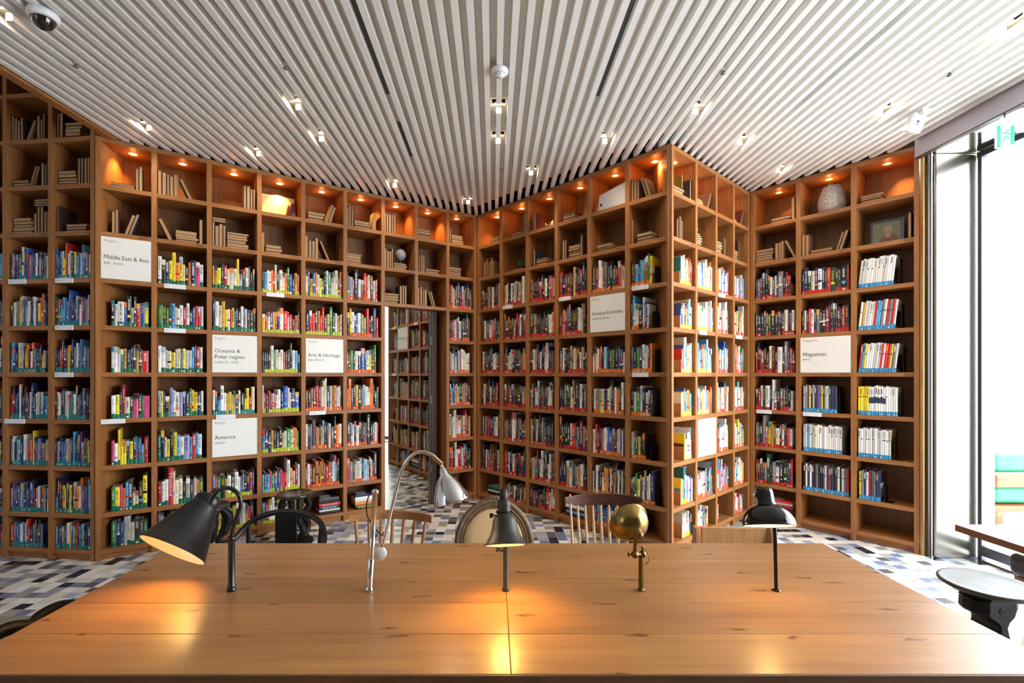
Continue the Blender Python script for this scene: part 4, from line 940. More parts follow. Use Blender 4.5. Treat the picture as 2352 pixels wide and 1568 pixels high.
for nm, px, py in sp:
    p = ceil_at(px, py); p.x = X0+(round((p.x-X0)/PITCH-.5)+.5)*PITCH
    r_ = thing('sprinkler_head', 'small metal sprinkler head '+nm, 'sprinkler', p, 0, 'sprinkler heads in the ceiling')
    mb = MB(Matrix.Translation(p)); mb.tube([(0,0,ZBK-ZS),(0,0,.004)], .007, 10); mb.obj('pipe', M_white, r_)
    mb = MB(Matrix.Translation(p)); mb.tube([(0,0,.004),(0,0,-.014)], .004, 8); mb.lathe([(.001,-.014),(.015,-.015),(.001,-.018)], None, 16); mb.obj('deflector', M_alu, r_)
    mb = MB(Matrix.Translation(p)); mb.tube([(-.008,0,.002),(-.010,0,-.008),(0,0,-.014)], .0016, 6); mb.tube([(.008,0,.002),(.010,0,-.008),(0,0,-.014)], .0016, 6); mb.obj('yoke', M_alu, r_)
p = ceil_at(2124, 252); r_ = thing('hanging_sensor', 'white box sensor with small blue mark hung from the ceiling near the window beam', 'sensor', p)
Ms = Matrix.Translation(p) @ Matrix.Rotation(.25,4,'Y') @ Matrix.Rotation(.3,4,'X')
mb = MB(Matrix.Translation(p)); mb.box((-.03,-.02,-.022),(.03,.02,0)); mb.tube([(0,0,-.02),(-.02,0,-.05)], .01, 10); mb.obj('bracket', M_whitep, r_)
mb = MB(Ms); mb.box((-.075,-.035,-.155),(.02,.02,-.045)); bevel(mb.obj('body', M_whitep, r_), .008, 3)
mb = MB(Ms); mb.lathe([(.001,0),(.009,0)], Matrix.Translation((-.03,-.0362,-.088)) @ Matrix.Rotation(PI/2,4,'X'), 16); mb.box((-.042,-.0362,-.107),(-.018,-.0358,-.102)); mb.obj('mark', simple('blue_mark', S(40,50,120), .4), r_)
# exit sign under its little canopy
p = Vector((3.345, 3.1, 1.63)); r_ = thing('exit_sign', 'green and white running man exit sign hanging by the window', 'sign', (p.x, p.y, 3.13))
sz = CAMZ; cx_, yy = 3.345, 3.1
zt_ = CAMZ-(290-HZ)*3.1/F; zb_ = CAMZ-(340-HZ)*3.1/F; x0_, x1_ = (2288-CX)*3.1/F, (2328-CX)*3.1/F
r_.location = ((x0_+x1_)/2, 3.1, zt_+.03)
mb = MB(); mb.box((x0_,3.095,zb_),(x1_,3.11,zt_)); mb.obj('panel', emit('exit_panel', (.9,1,.95,1), .8), r_)
M_exg = emit('exit_green', (.0,.32,.12,1), .9)
mb = MB(); wd = x1_-x0_; mb.box((x0_,3.0935,zb_),(x0_+wd*.2,3.095,zt_)); mb.box((x1_-wd*.22,3.0935,zb_+.02),(x1_,3.095,zt_)); mb.obj('green_band', M_exg, r_)
mb = MB(); cxs = x0_+wd*.52; hz = (zt_+zb_)/2
mb.lathe([(.001,0),(.008,0)], Matrix.Translation((cxs+.012,3.0938,hz+.045)) @ Matrix.Rotation(PI/2,4,'X'), 16)
for a_, b_ in (((0,.036),(.0,.004)),((0,.004),(-.02,-.03)),((-.02,-.03),(-.034,-.032)),((0,.004),(.018,-.016)),((.018,-.016),(.014,-.044)),((.0,.034),(-.022,.018)),((-.022,.018),(-.026,0)),((.002,.032),(.022,.014)),((.022,.014),(.034,.024))):
    mb.tube([(cxs+a_[0],3.094,hz+a_[1]),(cxs+b_[0],3.094,hz+b_[1])], .0042, 6, flat=.2)
mb.obj('running_man', M_exg, r_)
mb = MB(); mb.box((x0_-.06,3.02,zt_+.005),(x1_+.16,3.19,zt_+.012)); mb.obj('canopy_plate', simple('clear_acrylic_plate', S(170,176,180), .15), r_)
mb = MB(); mb.tube([((x0_+x1_)/2,3.1,zt_+.01),((x0_+x1_)/2,3.1,3.134)], .004, 8); mb.obj('hanger_rod', M_alu, r_)
#==NEXT==

# ------------------------------------------------------------------ reading table
TH = 0.75; TX0, TX1, TY0, TY1 = -1.247, 1.312, 1.062, 1.888; TM = 0.04
tb = thing('reading_table', 'long oak plank reading table across the foreground with five lamps on it', 'table', ((TX0+TX1)/2,(TY0+TY1)/2,0))
mb = MB(); n_pl = 5; pw = (TY1-TY0)/n_pl
for j in range(n_pl):
    for a_, b_ in ((TX0, TM-.0006), (TM+.0006, TX1)):
        mb.box((a_, TY0+j*pw+.0006, TH-.026), (b_, TY0+(j+1)*pw-.0006, TH))
bevel(mb.obj('tabletop', M_table, tb), .0012, 1)
mb = MB(); mb.box((TX0,TY0-.006,TH-.045),(TX1,TY0-.0002,TH-.0004)); bevel(mb.obj('shaded_edge_strip', M_tedge, tb), .001)  # strip added over the front face, its dark tone stands in for shade
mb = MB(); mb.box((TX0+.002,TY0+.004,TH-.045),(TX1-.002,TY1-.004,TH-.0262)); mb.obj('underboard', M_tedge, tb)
mb = MB(); mb.box((TX0+.06,TY0+.05,TH-.12),(TX1-.06,TY0+.075,TH-.045)); mb.box((TX0+.06,TY1-.075,TH-.12),(TX1-.06,TY1-.05,TH-.045)); mb.box((TX0+.06,TY0+.075,TH-.12),(TX0+.085,TY1-.075,TH-.045)); mb.box((TX1-.085,TY0+.075,TH-.12),(TX1-.06,TY1-.075,TH-.045)); mb.obj('apron', M_tedge, tb)
for x in (TX0+.09, TX1-.09):
    for y in (TY0+.08, TY1-.08):
        mb = MB(); mb.box((x-.035,y-.03,0),(x+.035,y+.03,TH-.045)); bevel(mb.obj('leg', M_tedge, tb), .003)

# ------------------------------------------------------------------ the five lamps down the middle of the table
LD = 1.474
def T(px, py, d=LD): return at(px, py, d)
def axis_frame(o, z):                            # matrix whose local z points along z
    z = Vector(z).normalized(); x = z.orthogonal().normalized()
    if abs(z.x) < .95: x = (Vector((1,0,0))-z*z.x).normalized()
    y = z.cross(x); M = Matrix((x, y, z)).transposed().to_4x4(); M.translation = o; return M
def smooth(pts, n=6):                            # Catmull-Rom through measured points
    pts = [Vector(p) for p in pts]; out = []
    for i in range(len(pts)-1):
        p0 = pts[max(i-1,0)]; p1 = pts[i]; p2 = pts[i+1]; p3 = pts[min(i+2,len(pts)-1)]
        for k in range(n):
            t = k/n; out.append(.5*((2*p1)+(p2-p0)*t+(2*p0-5*p1+4*p2-p3)*t*t+(3*p1-p0-3*p2+p3)*t**3))
    out.append(pts[-1]); return out
def base_on_table(px): p = T(px, 1355); p.z = TH; return p
# 1 black cone lamp
b = base_on_table(532); L = thing('desk_lamp', 'black cone-shade lamp on a gooseneck, leftmost on the table', 'lamp', b, 0, 'lamps along the reading table')
mb = MB(); mb.lathe([(.001,0),(.0135,0),(.0135,.006),(.011,.009),(.0125,.013),(.0125,.016),(.0098,.02),(.0098,.158),(.0108,.16),(.0108,.166),(.006,.17),(.001,.17)], Matrix.Translation(b), 24); mb.obj('post', M_blackm, L)
neck = smooth([b+Vector((0,0,.166)), T(535,1215), T(545,1183), T(553,1160), T(549,1138), T(536,1124), T(517,1120), T(500,1127), T(489,1142), T(482,1156)])
mb = MB(); mb.tube(neck, .0062, 12); mb.obj('gooseneck', M_blackm, L)
rim = T(397,1263); apex = T(466,1166); vdir = (rim-Vector((0,0,CAMZ))).normalized()
ax = (rim-apex); ax = (ax-vdir*ax.dot(vdir)).normalized(); ax = (ax-vdir*.13).normalized()
Lc = .150; ap = rim-ax*Lc
Mx = axis_frame(ap, ax)
mb = MB(); mb.lathe([(.045,0),(.103,Lc),(.1045,Lc+.001),(.103,Lc+.0015)], Mx, 48); mb.lathe([(.001,-.044),(.018,-.043),(.033,-.036),(.038,-.028),(.040,-.006),(.045,0)], Mx, 40); mb.obj('shade', M_blackm, L)
mb = MB(); mb.lathe([(.1015,Lc+.0012),(.043,.002),(.001,.0)], Mx, 48); mb.obj('shade_lining', M_inner, L)
mb = MB(); mb.lathe([(.0385,-.030),(.041,-.028),(.041,-.004),(.0395,-.002)], Mx, 40); mb.lathe([(.001,-.062),(.009,-.062),(.010,-.046),(.016,-.043)], Mx, 20); mb.obj('socket_cap', M_blackp, L)
mb = MB(); 
for an in (-1.9, -.9, 2.4): mb.ball(Mx @ Vector((.041*math.cos(an), .041*math.sin(an), -.012)), .004, 10)
mb.obj('screw', M_chrome, L)
mb = MB(); mb.ball(Mx @ Vector((0,0,.055)), .024, 18); mb.lathe([(.013,.0),(.013,.035)], Mx, 16); mb.obj('bulb', M_bulb, L)
spot('lamp_light', L, Mx @ Vector((0,0,.085)), ax, LAMP_W*2.0, math.radians(108), (1,.50,.07), .03, .6)
# 2 chrome lamp
b = base_on_table(848); L = thing('desk_lamp', 'chrome lamp with tall arched arm and bullet shade', 'lamp', b, 0, 'lamps along the reading table')
top = T(862,1130)
mb = MB(); Mp = axis_frame(b, top-b); Lp = (top-b).length
mb.lathe([(.001,0),(.0135,0),(.0135,.005),(.0105,.010),(.0098,.016),(.0098,.12),(.0085,.121),(.0085,Lp-.004),(.011,Lp-.003),(.0115,Lp+.004),(.009,Lp+.008),(.001,Lp+.010)], Mp, 24); mb.obj('post', M_chrome, L)
jc = T(873,1270)
mb = MB(); mb.lathe([(.001,-.007),(.019,-.007),(.020,-.005),(.020,.005),(.019,.007),(.001,.007)], Matrix.Translation(jc) @ Matrix.Rotation(PI/2,4,'X'), 32); mb.box((jc.x-.018,jc.y-.006,jc.z-.02),(jc.x-.002,jc.y+.006,jc.z+.018)); mb.obj('joint_disc', M_whitep, L)  # chrome disc coloured white to carry its bright reflection
mb = MB(); mb.lathe([(.001,-.0085),(.004,-.0085),(.004,-.007)], Matrix.Translation(jc) @ Matrix.Rotation(PI/2,4,'X'), 12); q = Mp @ Vector((0,0,.115)); mb.tube([Mp @ Vector((0,0,.10)), Mp @ Vector((0,0,.14))], .0115, 16); mb.obj('clamp', M_chrome, L)
arm = smooth([T(877,1258), T(888,1215), T(903,1155), T(915,1108), T(927,1070), T(945,1046), T(968,1037), T(990,1043), T(1004,1055)])
mb = MB(); mb.tube(arm, .0052, 12); mb.obj('arm', M_chrome, L)
mb = MB(); mb.tube([T(996,1048), T(1015,1066)], .0072, 14); mb.obj('sleeve', M_copper, L)
sa = T(1015,1070); rimc = T(1037,1148); ax = (rimc-sa); vd = (rimc-Vector((0,0,CAMZ))).normalized(); ax = (ax-vd*ax.dot(vd)).normalized(); ax = (ax+vd*.14).normalized(); Mx = axis_frame(sa, ax)
mb = MB(); mb.lathe([(.001,-.004),(.006,-.003),(.006,.006),(.010,.009),(.010,.016),(.0125,.018),(.0125,.026),(.026,.042),(.040,.066),(.051,.090),(.0565,.108),(.0575,.112),(.0565,.1125),(.050,.092),(.038,.067),(.02,.04),(.001,.03)], Mx, 44); mb.obj('shade', M_chrome, L)
mb = MB(); mb.ball(Mx @ Vector((0,0,.07)), .017, 14); mb.obj('bulb', M_bulb, L)
spot('lamp_light', L, Mx @ Vector((0,0,.095)), ax, LAMP_W*.5, math.radians(120), (1,.7,.4), .03, .6)
cab = smooth([T(858,1128), T(848,1136), T(841,1160), T(843,1185), T(853,1205), T(868,1222), T(880,1232)])
mb = MB(); mb.tube([p+Vector((0,.004,0)) for p in cab], .0018, 8); mb.obj('cable', M_blackp, L)
# 3 bronze bell lamp
b = base_on_table(1162); L = thing('desk_lamp', 'dark bronze bell-shade lamp at the table centre', 'lamp', b, 0, 'lamps along the reading table')
mb = MB(); mb.lathe([(.001,0),(.011,0),(.0115,.006),(.0085,.010),(.0082,.20),(.0082,.27),(.001,.275)], Matrix.Translation(b), 20); mb.obj('post', M_bronze, L)
ta = math.radians(24); ax = Vector((0.03,-math.sin(ta),-math.cos(ta))).normalized()
rimc = T(1161,1251,1.405); hgt = .098; Mx = axis_frame(rimc-ax*hgt, ax)
mb = MB(); mb.lathe([(.001,.006),(.018,.008),(.030,.014),(.036,.030),(.0385,.05),(.045,.07),(.056,.088),(.0605,.096),(.0625,.097),(.0625,.100),(.0600,.0995),(.044,.074),(.034,.04),(.02,.02),(.001,.018)], Mx, 48); mb.obj('shade', M_bronze, L)
mb = MB(); mb.lathe([(.0590,.0992),(.0425,.074),(.033,.042),(.018,.024),(.001,.022)], Mx, 48); mb.obj('shade_lining', M_inner, L)
mb = MB(); mb.lathe([(.001,-.066),(.012,-.064),(.014,-.05),(.013,-.036),(.019,-.032),(.021,-.01),(.018,-.006),(.022,-.002),(.022,.008),(.018,.010)], Mx, 28); mb.tube([Mx @ Vector((0,0,-.055)), b+Vector((-.01,-.02,.29)), b+Vector((0,0,.268))], [.010,.011,.008], 14); mb.obj('socket', M_bronze, L)
kp = T(1141,1183,1.40)
mb = MB(); mb.tube([kp, kp-Vector((.012,0,0))], .002, 8); mb.box((kp.x-.021,kp.y-.002,kp.z-.007),(kp.x-.011,kp.y+.002,kp.z+.006)); mb.obj('switch_key', M_blackp, L)
mb = MB()
for an in (.5, 2.6): q = Mx @ Vector((.026*math.cos(an), .026*math.sin(an), .004)); mb.ball(q, .004, 10)
mb.obj('screw', M_bronze, L)
mb = MB(); mb.ball(Mx @ Vector((0,0,.062)), .02, 16); mb.obj('bulb', M_bulb, L)
mb = MB(); mb.tube([b+Vector((-.001,.0,.12)), T(1141,1260,1.47), T(1141,1266,1.47)], [.004,.005,.004], 10); mb.obj('clamp_pin', M_bronze, L)
spot('lamp_light', L, Mx @ Vector((0,0,.085)), ax, LAMP_W*2.0, math.radians(125), (1,.54,.08), .03, .7)
# 4 brass parabolic lamp
b = base_on_table(1473); L = thing('desk_lamp', 'aged brass lamp with parabolic shade turned away on a short post', 'lamp', b, 0, 'lamps along the reading table')
mb = MB(); mb.lathe([(.001,0),(.0115,0),(.0115,.005),(.009,.008),(.0088,.10),(.0088,.106),(.001,.108)], Matrix.Translation(b), 8)
for i in range(len(mb.sm)): mb.sm[i] = False
mb.obj('post', M_brassd, L)
j1 = T(1476,1272,1.474); j2 = T(1458,1273,1.46)
mb = MB(); mb.ball(j1, .0115, 18); mb.ball(j2, .0115, 18); mb.tube([j1, j2], .005, 10); mb.tube([j2, j2-Vector((.016,0,0))], .003, 8); mb.ball(j2-Vector((.019,0,0)), .0075, 12, 0, (.5,1,1)); mb.tube([j1, j1+Vector((0,0,.022))], .004, 8); mb.ball(j1+Vector((0,0,.022)), .005, 10); mb.obj('ball_joint', M_brassd, L)
apx = T(1463,1222,1.44); vb = (apx-Vector((0,0,CAMZ))).normalized(); eb = Vector((-.62,0,.78)); eb = (eb-vb*eb.dot(vb)).normalized(); ax = (vb*.70+eb*.71).normalized(); Mx = axis_frame(apx, ax)
mb = MB(); mb.tube([j2, T(1459,1250,1.453), T(1462,1236,1.444), apx], [.006,.0055,.009,.012], 16); mb.lathe([(.001,-.023),(.010,-.022),(.012,-.014),(.011,-.010),(.013,-.006),(.014,.002)], Mx, 24); mb.obj('socket', M_brassd, L)
mb = MB(); pf = [(.013,.0),(.024,.003),(.037,.010),(.048,.020),(.056,.032),(.061,.046),(.063,.055)]
mb.lathe(pf+[(.0645,.056),(.063,.057)]+[(r-.0015,z+.001) for r,z in pf[::-1]], Mx, 48); mb.obj('shade', M_brass, L)
mb = MB(); mb.ball(Mx @ Vector((0,0,.030)), .016, 14); mb.obj('bulb', M_bulb, L)
spot('lamp_light', L, Mx @ Vector((0,0,.05)), ax, LAMP_W*.3, math.radians(110), (1,.6,.25), .03, .6)
mb = MB(); mb.tube(smooth([T(1464,1250,1.45), T(1478,1256,1.45), T(1489,1272,1.45), T(1490,1288,1.45), T(1481,1297,1.46)]), .0016, 8); mb.obj('cable', simple('gold_cord', S(170,120,50), .5), L)
# 5 black dome lamp
b = base_on_table(1783); L = thing('desk_lamp', 'glossy black dome lamp on a thin post, rightmost on the table', 'lamp', b, 0, 'lamps along the reading table')
ta = math.radians(21.5); ax = Vector((-.035,-math.sin(ta),-math.cos(ta))).normalized(); rimc = T(1767,1207,1.41); Mx = axis_frame(rimc-ax*.062, ax)
mb = MB(); mb.lathe([(.001,0),(.0125,0),(.0125,.002),(.006,.004),(.001,.005)], Matrix.Translation(b), 24); mb.tube(smooth([b, b+Vector((-.002,0,.10)), T(1779,1215), b+Vector((-.012,0,.235)), b+Vector((-.028,-.02,.262)), Mx @ Vector((0,0,-.022))]), .0058, 12); mb.obj('post', M_blacks, L)
dome = [(.024,-.002)]+[(.0715*math.sin(a), .060-.064*math.cos(a)) for a in [.38+i*(PI/2-.38)/12 for i in range(13)]]
mb = MB(); mb.lathe(dome+[(.0735,.062),(.0715,.0635),(.0695,.061)], Mx, 56); mb.lathe([(.001,-.050),(.018,-.049),(.0245,-.042),(.0255,-.032),(.026,-.004),(.029,.002),(.0300,.004)], Mx, 40); mb.obj('shade', M_blacks, L)
mb = MB(); mb.lathe([(.0695,.0625),(.066,.045),(.052,.024),(.03,.01),(.001,.006)], Mx, 56); mb.obj('shade_lining', M_white, L)
mb = MB(); kq = Mx @ Vector((-.0245,0,-.026)); mb.lathe([(.001,0),(.005,0),(.005,.009),(.001,.01)], axis_frame(kq, (-1,0,.1)), 12); mb.obj('switch_knob', M_chrome, L)
mb = MB(); mb.ball(Mx @ Vector((0,0,.035)), .02, 16); mb.obj('bulb', M_bulb, L)
spot('lamp_light', L, Mx @ Vector((0,0,.056)), ax, LAMP_W*.7, math.radians(125), (1,.54,.08), .03, .7)

# ------------------------------------------------------------------ chairs behind the table
def chair_M(x, y, rz=0): return Matrix.Translation((x,y,0)) @ Matrix.Rotation(rz,4,'Z')
# local frame: backrest at +y, seat front towards -y
# black steel armchair
x0 = at(656,1200,2.35).x; M = chair_M(x0, 2.13); ch = thing('metal_armchair', 'black bent-steel armchair with a wide centre slat behind the table', 'chair', (x0,2.13,0))
za = at(0,1174,2.35).z; hw = .222
arch = smooth([(-hw,-.12,.60),(-hw,.05,.615),(-hw+.004,.15,.63),(-hw*.78,.215,.69),(-hw*.42,.235,za-.018),(0,.24,za-.006),(hw*.42,.235,za-.018),(hw*.78,.215,.69),(hw-.004,.15,.63),(hw,.05,.615),(hw,-.12,.60)], 6)
mb = MB(M); mb.tube(arch, .0135, 14); mb.obj('back_rail', M_blackp, ch)
mb = MB(M); mb.box((-.054,.222,.45),(.054,.228,za-.012)); bevel(mb.obj('back_slat', M_blackp, ch), .002)
mb = MB(M); mb.prism([(-.19,-.18),(.19,-.18),(.175,.2),(-.175,.2)], .438, .45); bevel(mb.obj('seat', M_blackp, ch), .004)
for sx in (-1,1):
    mb = MB(M); mb.tube([(sx*.222,-.12,.60),(sx*.215,-.165,.44),(sx*.235,-.21,0)], [.013,.014,.011], 12); mb.obj('leg', M_blackp, ch)
    mb = MB(M); mb.tube([(sx*.18,.215,.68),(sx*.17,.19,.44),(sx*.2,.25,0)], [.011,.014,.011], 12); mb.obj('leg', M_blackp, ch)
# honey wood spindle chair
x0 = at(900,1200,2.32).x; M = chair_M(x0, 2.1); ch = thing('spindle_chair', 'honey wood chair with low curved crest rail and slanting spindles', 'chair', (x0,2.1,0))
zt = at(0,1171,2.34).z; zb_ = at(0,1192,2.34).z; hw = .2
def crest(mb, hw, y0, y1, zt, zb, dz, th, n=16):
    vs = []; 
    for i in range(n+1):
        u = -1+2*i/n; x = u*hw; y = y1+(y0-y1)*u*u; z1_ = zt-dz*u*u; z0_ = zb-dz*u*u*.5
        vs += [(x,y,z0_),(x,y+th,z0_),(x,y+th,z1_),(x,y,z1_)]
    fs = [(i*4+a, (i+1)*4+a, (i+1)*4+(a+1)%4, i*4+(a+1)%4) for i in range(n) for a in range(4)]+[(0,1,2,3),(n*4+3,n*4+2,n*4+1,n*4)]
    mb.add(vs, [f[::-1] for f in fs], 0, None, False)
mb = MB(M); crest(mb, hw, .18, .235, zt, zb_+.002, .010, .02); bevel(mb.obj('crest_rail', M_oakc, ch), .003)
for i in range(7):
    u = -1+2*i/6; mb = MB(M); mb.tube([(u*(hw-.03),.192+.05*(1-u*u)+.002,zb_+.004),(u*.135,.15+.02*(1-u*u),.45)], [.0075,.0095], 10); mb.obj('spindle', M_oakc, ch)
mb = MB(M); mb.prism([(-.2,-.2),(.2,-.2),(.185,.17),(.12,.2),(-.12,.2),(-.185,.17)], .425, .458); bevel(mb.obj('seat', M_oakc, ch), .01, 3)
for sx in (-1,1):
    for y, y2 in ((-.15,-.19),(.14,.2)): mb = MB(M); mb.tube([(sx*.15,y,.43),(sx*.195,y2,0)], [.016,.012], 12); mb.obj('leg', M_oakc, ch)
# oval-back upholstered chair
x0 = at(1135,1200,2.3).x; M = chair_M(x0, 2.08); ch = thing('oval_back_chair', 'beige upholstered armchair with worn carved oval back frame', 'chair', (x0,2.08,0))
zt = at(0,1148,2.3).z; a_, b_ = .176, .195; zc = zt-b_
def oval(a, b, y, n=48, z0=zc): return [(a*math.sin(2*PI*i/n), y+.03*((a*math.sin(2*PI*i/n))/.18)**2*-1, z0+b*math.cos(2*PI*i/n)) for i in range(n)]
def ring(mb, a, b, y, r, n=56):
    pts = oval(a, b, y, n); pts = pts+[pts[0], pts[1]]; mb.tube(pts, r, 10, caps=False)
mb = MB(M); ring(mb, a_, b_, .21, .014); ring(mb, a_-.017, b_-.017, .202, .009); ring(mb, a_-.03, b_-.03, .197, .0065); mb.obj('back_frame', M_gilt, ch)
mb = MB(M); n = 48; rows = [(1,.0),(.9,-.012),(.7,-.02),(.4,-.024),(.02,-.025)]; vs = []
for k_, dy in rows: vs += [(p[0],p[1]+dy,p[2]) for p in oval((a_-.026)*k_, (b_-.026)*k_, .2, n)]
mb.add(vs, [(i*n+j,(i+1)*n+j,(i+1)*n+(j+1)%n,i*n+(j+1)%n) for i in range(len(rows)-1) for j in range(n)], 0, None, True)
vs = oval(a_-.014, b_-.014, .218, n); mb.add(vs, [tuple(range(n))]); mb.obj('back_upholstery', M_linen, ch)
mb = MB(M)
for i in range(-4,5): mb.ball((i*.0085,.205,zc+b_+.006+.011*math.cos(i*.38)), .0075 if i%2 else .0095, 8)
for i in range(3): mb.ball(((i-1)*.01,.203,zc+b_+.022), .006, 8)
mb.obj('crest_carving', M_gilt, ch)
mb = MB(M); mb.lathe([(.001,.0),(.23,.0),(.245,.02),(.24,.055),(.19,.078),(.001,.088)], Matrix.Translation((0,0,.385)), 36); mb.obj('seat', M_linen, ch)
mb = MB(M); mb.lathe([(.235,0),(.25,.005),(.25,.045),(.235,.05),(.2,.05),(.2,0),(.235,0)], Matrix.Translation((0,0,.335)), 36); mb.obj('seat_frame', M_gilt, ch)
for sx in (-1,1):
    mb = MB(M); mb.tube([(sx*.16,-.15,.36),(sx*.175,-.17,.2),(sx*.165,-.165,0)], [.024,.02,.012], 12); mb.obj('leg', M_gilt, ch)
    mb = MB(M); mb.tube([(sx*.09,.205,zc-b_+.02),(sx*.11,.19,.35),(sx*.15,.23,0)], [.014,.022,.013], 12); mb.obj('leg', M_gilt, ch)
    mb = MB(M); mb.tube(smooth([(sx*(a_-.004),.17,zc-.03),(sx*.215,.05,.60),(sx*.225,-.06,.59),(sx*.2,-.1,.40)]), .013, 10); mb.obj('armrest', M_gilt, ch)
# tall spindle chair with dark crest
x0 = at(1382,1200,2.3).x; M = chair_M(x0, 2.08); ch = thing('comb_back_chair', 'pale spindle chair with a broad dark walnut crest rail', 'chair', (x0,2.08,0))
zt = at(0,1133,2.32).z; zb_ = at(0,1158,2.32).z; hw = .185
def crest2(mb, hw, n=18):
    vs = []
    for i in range(n+1):
        u = -1+2*i/n; x = u*hw; y = .235-.06*u*u; z1_ = zt-.004*abs(u)**3; z0_ = zb_-.002+.034*abs(u)**3*.8
        vs += [(x,y,z0_),(x,y+.018,z0_),(x,y+.018,z1_),(x,y,z1_)]
    fs = [(i*4+a, (i+1)*4+a, (i+1)*4+(a+1)%4, i*4+(a+1)%4) for i in range(n) for a in range(4)]+[(0,1,2,3),(n*4+3,n*4+2,n*4+1,n*4)]
    mb.add(vs, [f[::-1] for f in fs])
mb = MB(M); crest2(mb, hw); bevel(mb.obj('crest_rail', M_walnut, ch), .003)
for i in range(9):
    u = -1+2*i/8; ztop_ = zt+.006 if i in (0,8) else zb_+.012
    yb_ = .235-.06*u*u*.7+.009; mb = MB(M); mb.tube([(u*(hw-.028),yb_,ztop_),(u*(hw-.034)+.002,yb_-.02,.62),(u*(hw-.045)+.004,.155+.02*(1-u*u),.45)], [.0048,.0075,.0085], 10); mb.obj('spindle', M_ashs, ch)
mb = MB(M); mb.prism([(-.2,-.2),(.2,-.2),(.19,.17),(.12,.21),(-.12,.21),(-.19,.17)], .425, .455); bevel(mb.obj('seat', M_walnut, ch), .01, 3)
for sx in (-1,1):
    for y, y2 in ((-.15,-.19),(.14,.22)): mb = MB(M); mb.tube([(sx*.15,y,.43),(sx*.2,y2,0)], [.016,.011], 12); mb.obj('leg', M_ashs, ch)
# plain plywood chair
x0 = at(1683,1220,2.22).x; M = chair_M(x0, 2.05, -.05); ch = thing('plywood_chair', 'boxy light plywood chair with flat panel back, right end behind table', 'chair', (x0,2.05,0))
zt = at(0,1210,2.24).z
mb = MB(M); mb.box((-.15,.175,.4),(.15,.19,zt)); bevel(mb.obj('backrest', M_ply, ch), .002)
mb = MB(M); mb.box((-.172,-.18,.385),(.172,.19,.41)); bevel(mb.obj('seat', M_ply, ch), .002)
for sx in (-1,1):
    mb = MB(M); mb.prism([(-.2,0),(.215,0),(.205,zt+.002),(.165,zt+.002),(.12,.45),(-.2,.42)], sx*.172-.010, sx*.172+.010, axis='x'); bevel(mb.obj('side_panel', M_ply, ch), .002)
# dark carved chair drawn up on the left of the table: only its arm shows
ch = thing('carved_armchair', 'dark carved wooden armchair pushed against the left end of the table', 'chair', (-1.6,1.2,0))
for dx in (0, -.5):
    ar = smooth([(-1.340+dx,1.505,.688),(-1.346+dx,1.46,.703),(-1.352+dx,1.41,.700),(-1.346+dx,1.375,.693),(-1.362+dx,1.33,.708),(-1.368+dx,1.27,.706),(-1.35+dx,1.15,.698),(-1.345+dx,.98,.69)], 5)
    mb = MB(); mb.tube(ar, .019, 12, flat=.8); mb.obj('armrest', M_carved, ch)
    for y in (1.42, 1.0): mb = MB(); mb.tube([(-1.352+dx,y,.69),(-1.352+dx,y,.2),(-1.352+dx,y,0)], [.016,.02,.014], 10); mb.obj('leg', M_carved, ch)
mb = MB(); mb.tube([(-1.35,1.0,.69),(-1.36,.96,.9),(-1.6,.93,.95),(-1.84,.96,.9),(-1.85,1.0,.69)], .018, 10); mb.obj('crest_rail', M_carved, ch)
mb = MB(); mb.box((-1.85,.98,.40),(-1.35,1.44,.44)); bevel(mb.obj('seat', M_carved, ch), .01)

# ------------------------------------------------------------------ carved stools
def round_top(M, r, z, th, name, mat, root):
    mb = MB(M); mb.lathe([(.001,z-th),(r*.9,z-th),(r,z-th*.6),(r,z-.004),(r-.004,z),(r*.93,z-.002),(r*.5,z-.008),(.001,z-.009)], None, 40); mb.obj(name, mat, root)
p = at(678,1131,4.0); M = Matrix.Translation((p.x,4.0,0)); st = thing('carved_stool', 'black carved round stool on a drum base, before the left bookcase', 'stool', (p.x,4.0,0), 0, 'black carved stools before the left bookcase')
round_top(M, .147, .425, .03, 'seat', M_stooltop, st)
mb = MB(M); mb.lathe([(.001,0),(.14,0),(.15,.01),(.14,.03),(.09,.045),(.001,.05)], None, 32); mb.obj('base', M_carved, st)
for i in range(4):
    a = PI/4+i*PI/2; mb = MB(M); mb.tube(smooth([(.085*math.cos(a),.085*math.sin(a),.04),(.12*math.cos(a+.15),.12*math.sin(a+.15),.13),(.075*math.cos(a),.075*math.sin(a),.22),(.115*math.cos(a-.1),.115*math.sin(a-.1),.31),(.09*math.cos(a),.09*math.sin(a),.40)]), .026, 10); mb.ball((.1*math.cos(a),.1*math.sin(a),.34), .03, 12); mb.obj('carved_figure', M_carved, st)
p = at(474,1160,3.52); M = Matrix.Translation((p.x,3.52,0)); st = thing('carved_stool', 'black carved round stool on bent animal legs, seen behind the cone lamp', 'stool', (p.x,3.52,0), 0, 'black carved stools before the left bookcase')
round_top(M, .158, .45, .03, 'seat', M_stooltop, st)
for i in range(4):
    a = PI/4+i*PI/2; ca, sa_ = math.cos(a), math.sin(a); mb = MB(M); mb.tube(smooth([(.09*ca,.09*sa_,.42),(.145*ca,.145*sa_,.34),(.13*ca,.13*sa_,.25),(.08*ca,.08*sa_,.17),(.1*ca,.1*sa_,.08),(.12*ca,.12*sa_,.0)]), [.03]*5+[.038]*5+[.034]*5+[.022]*5+[.018]*5+[.016]*5+[.024], 10); mb.obj('leg', M_carved, st)
mb = MB(M); mb.lathe([(.001,.3),(.06,.32),(.08,.37),(.07,.42),(.001,.425)], None, 20); mb.obj('body', M_carved, st)
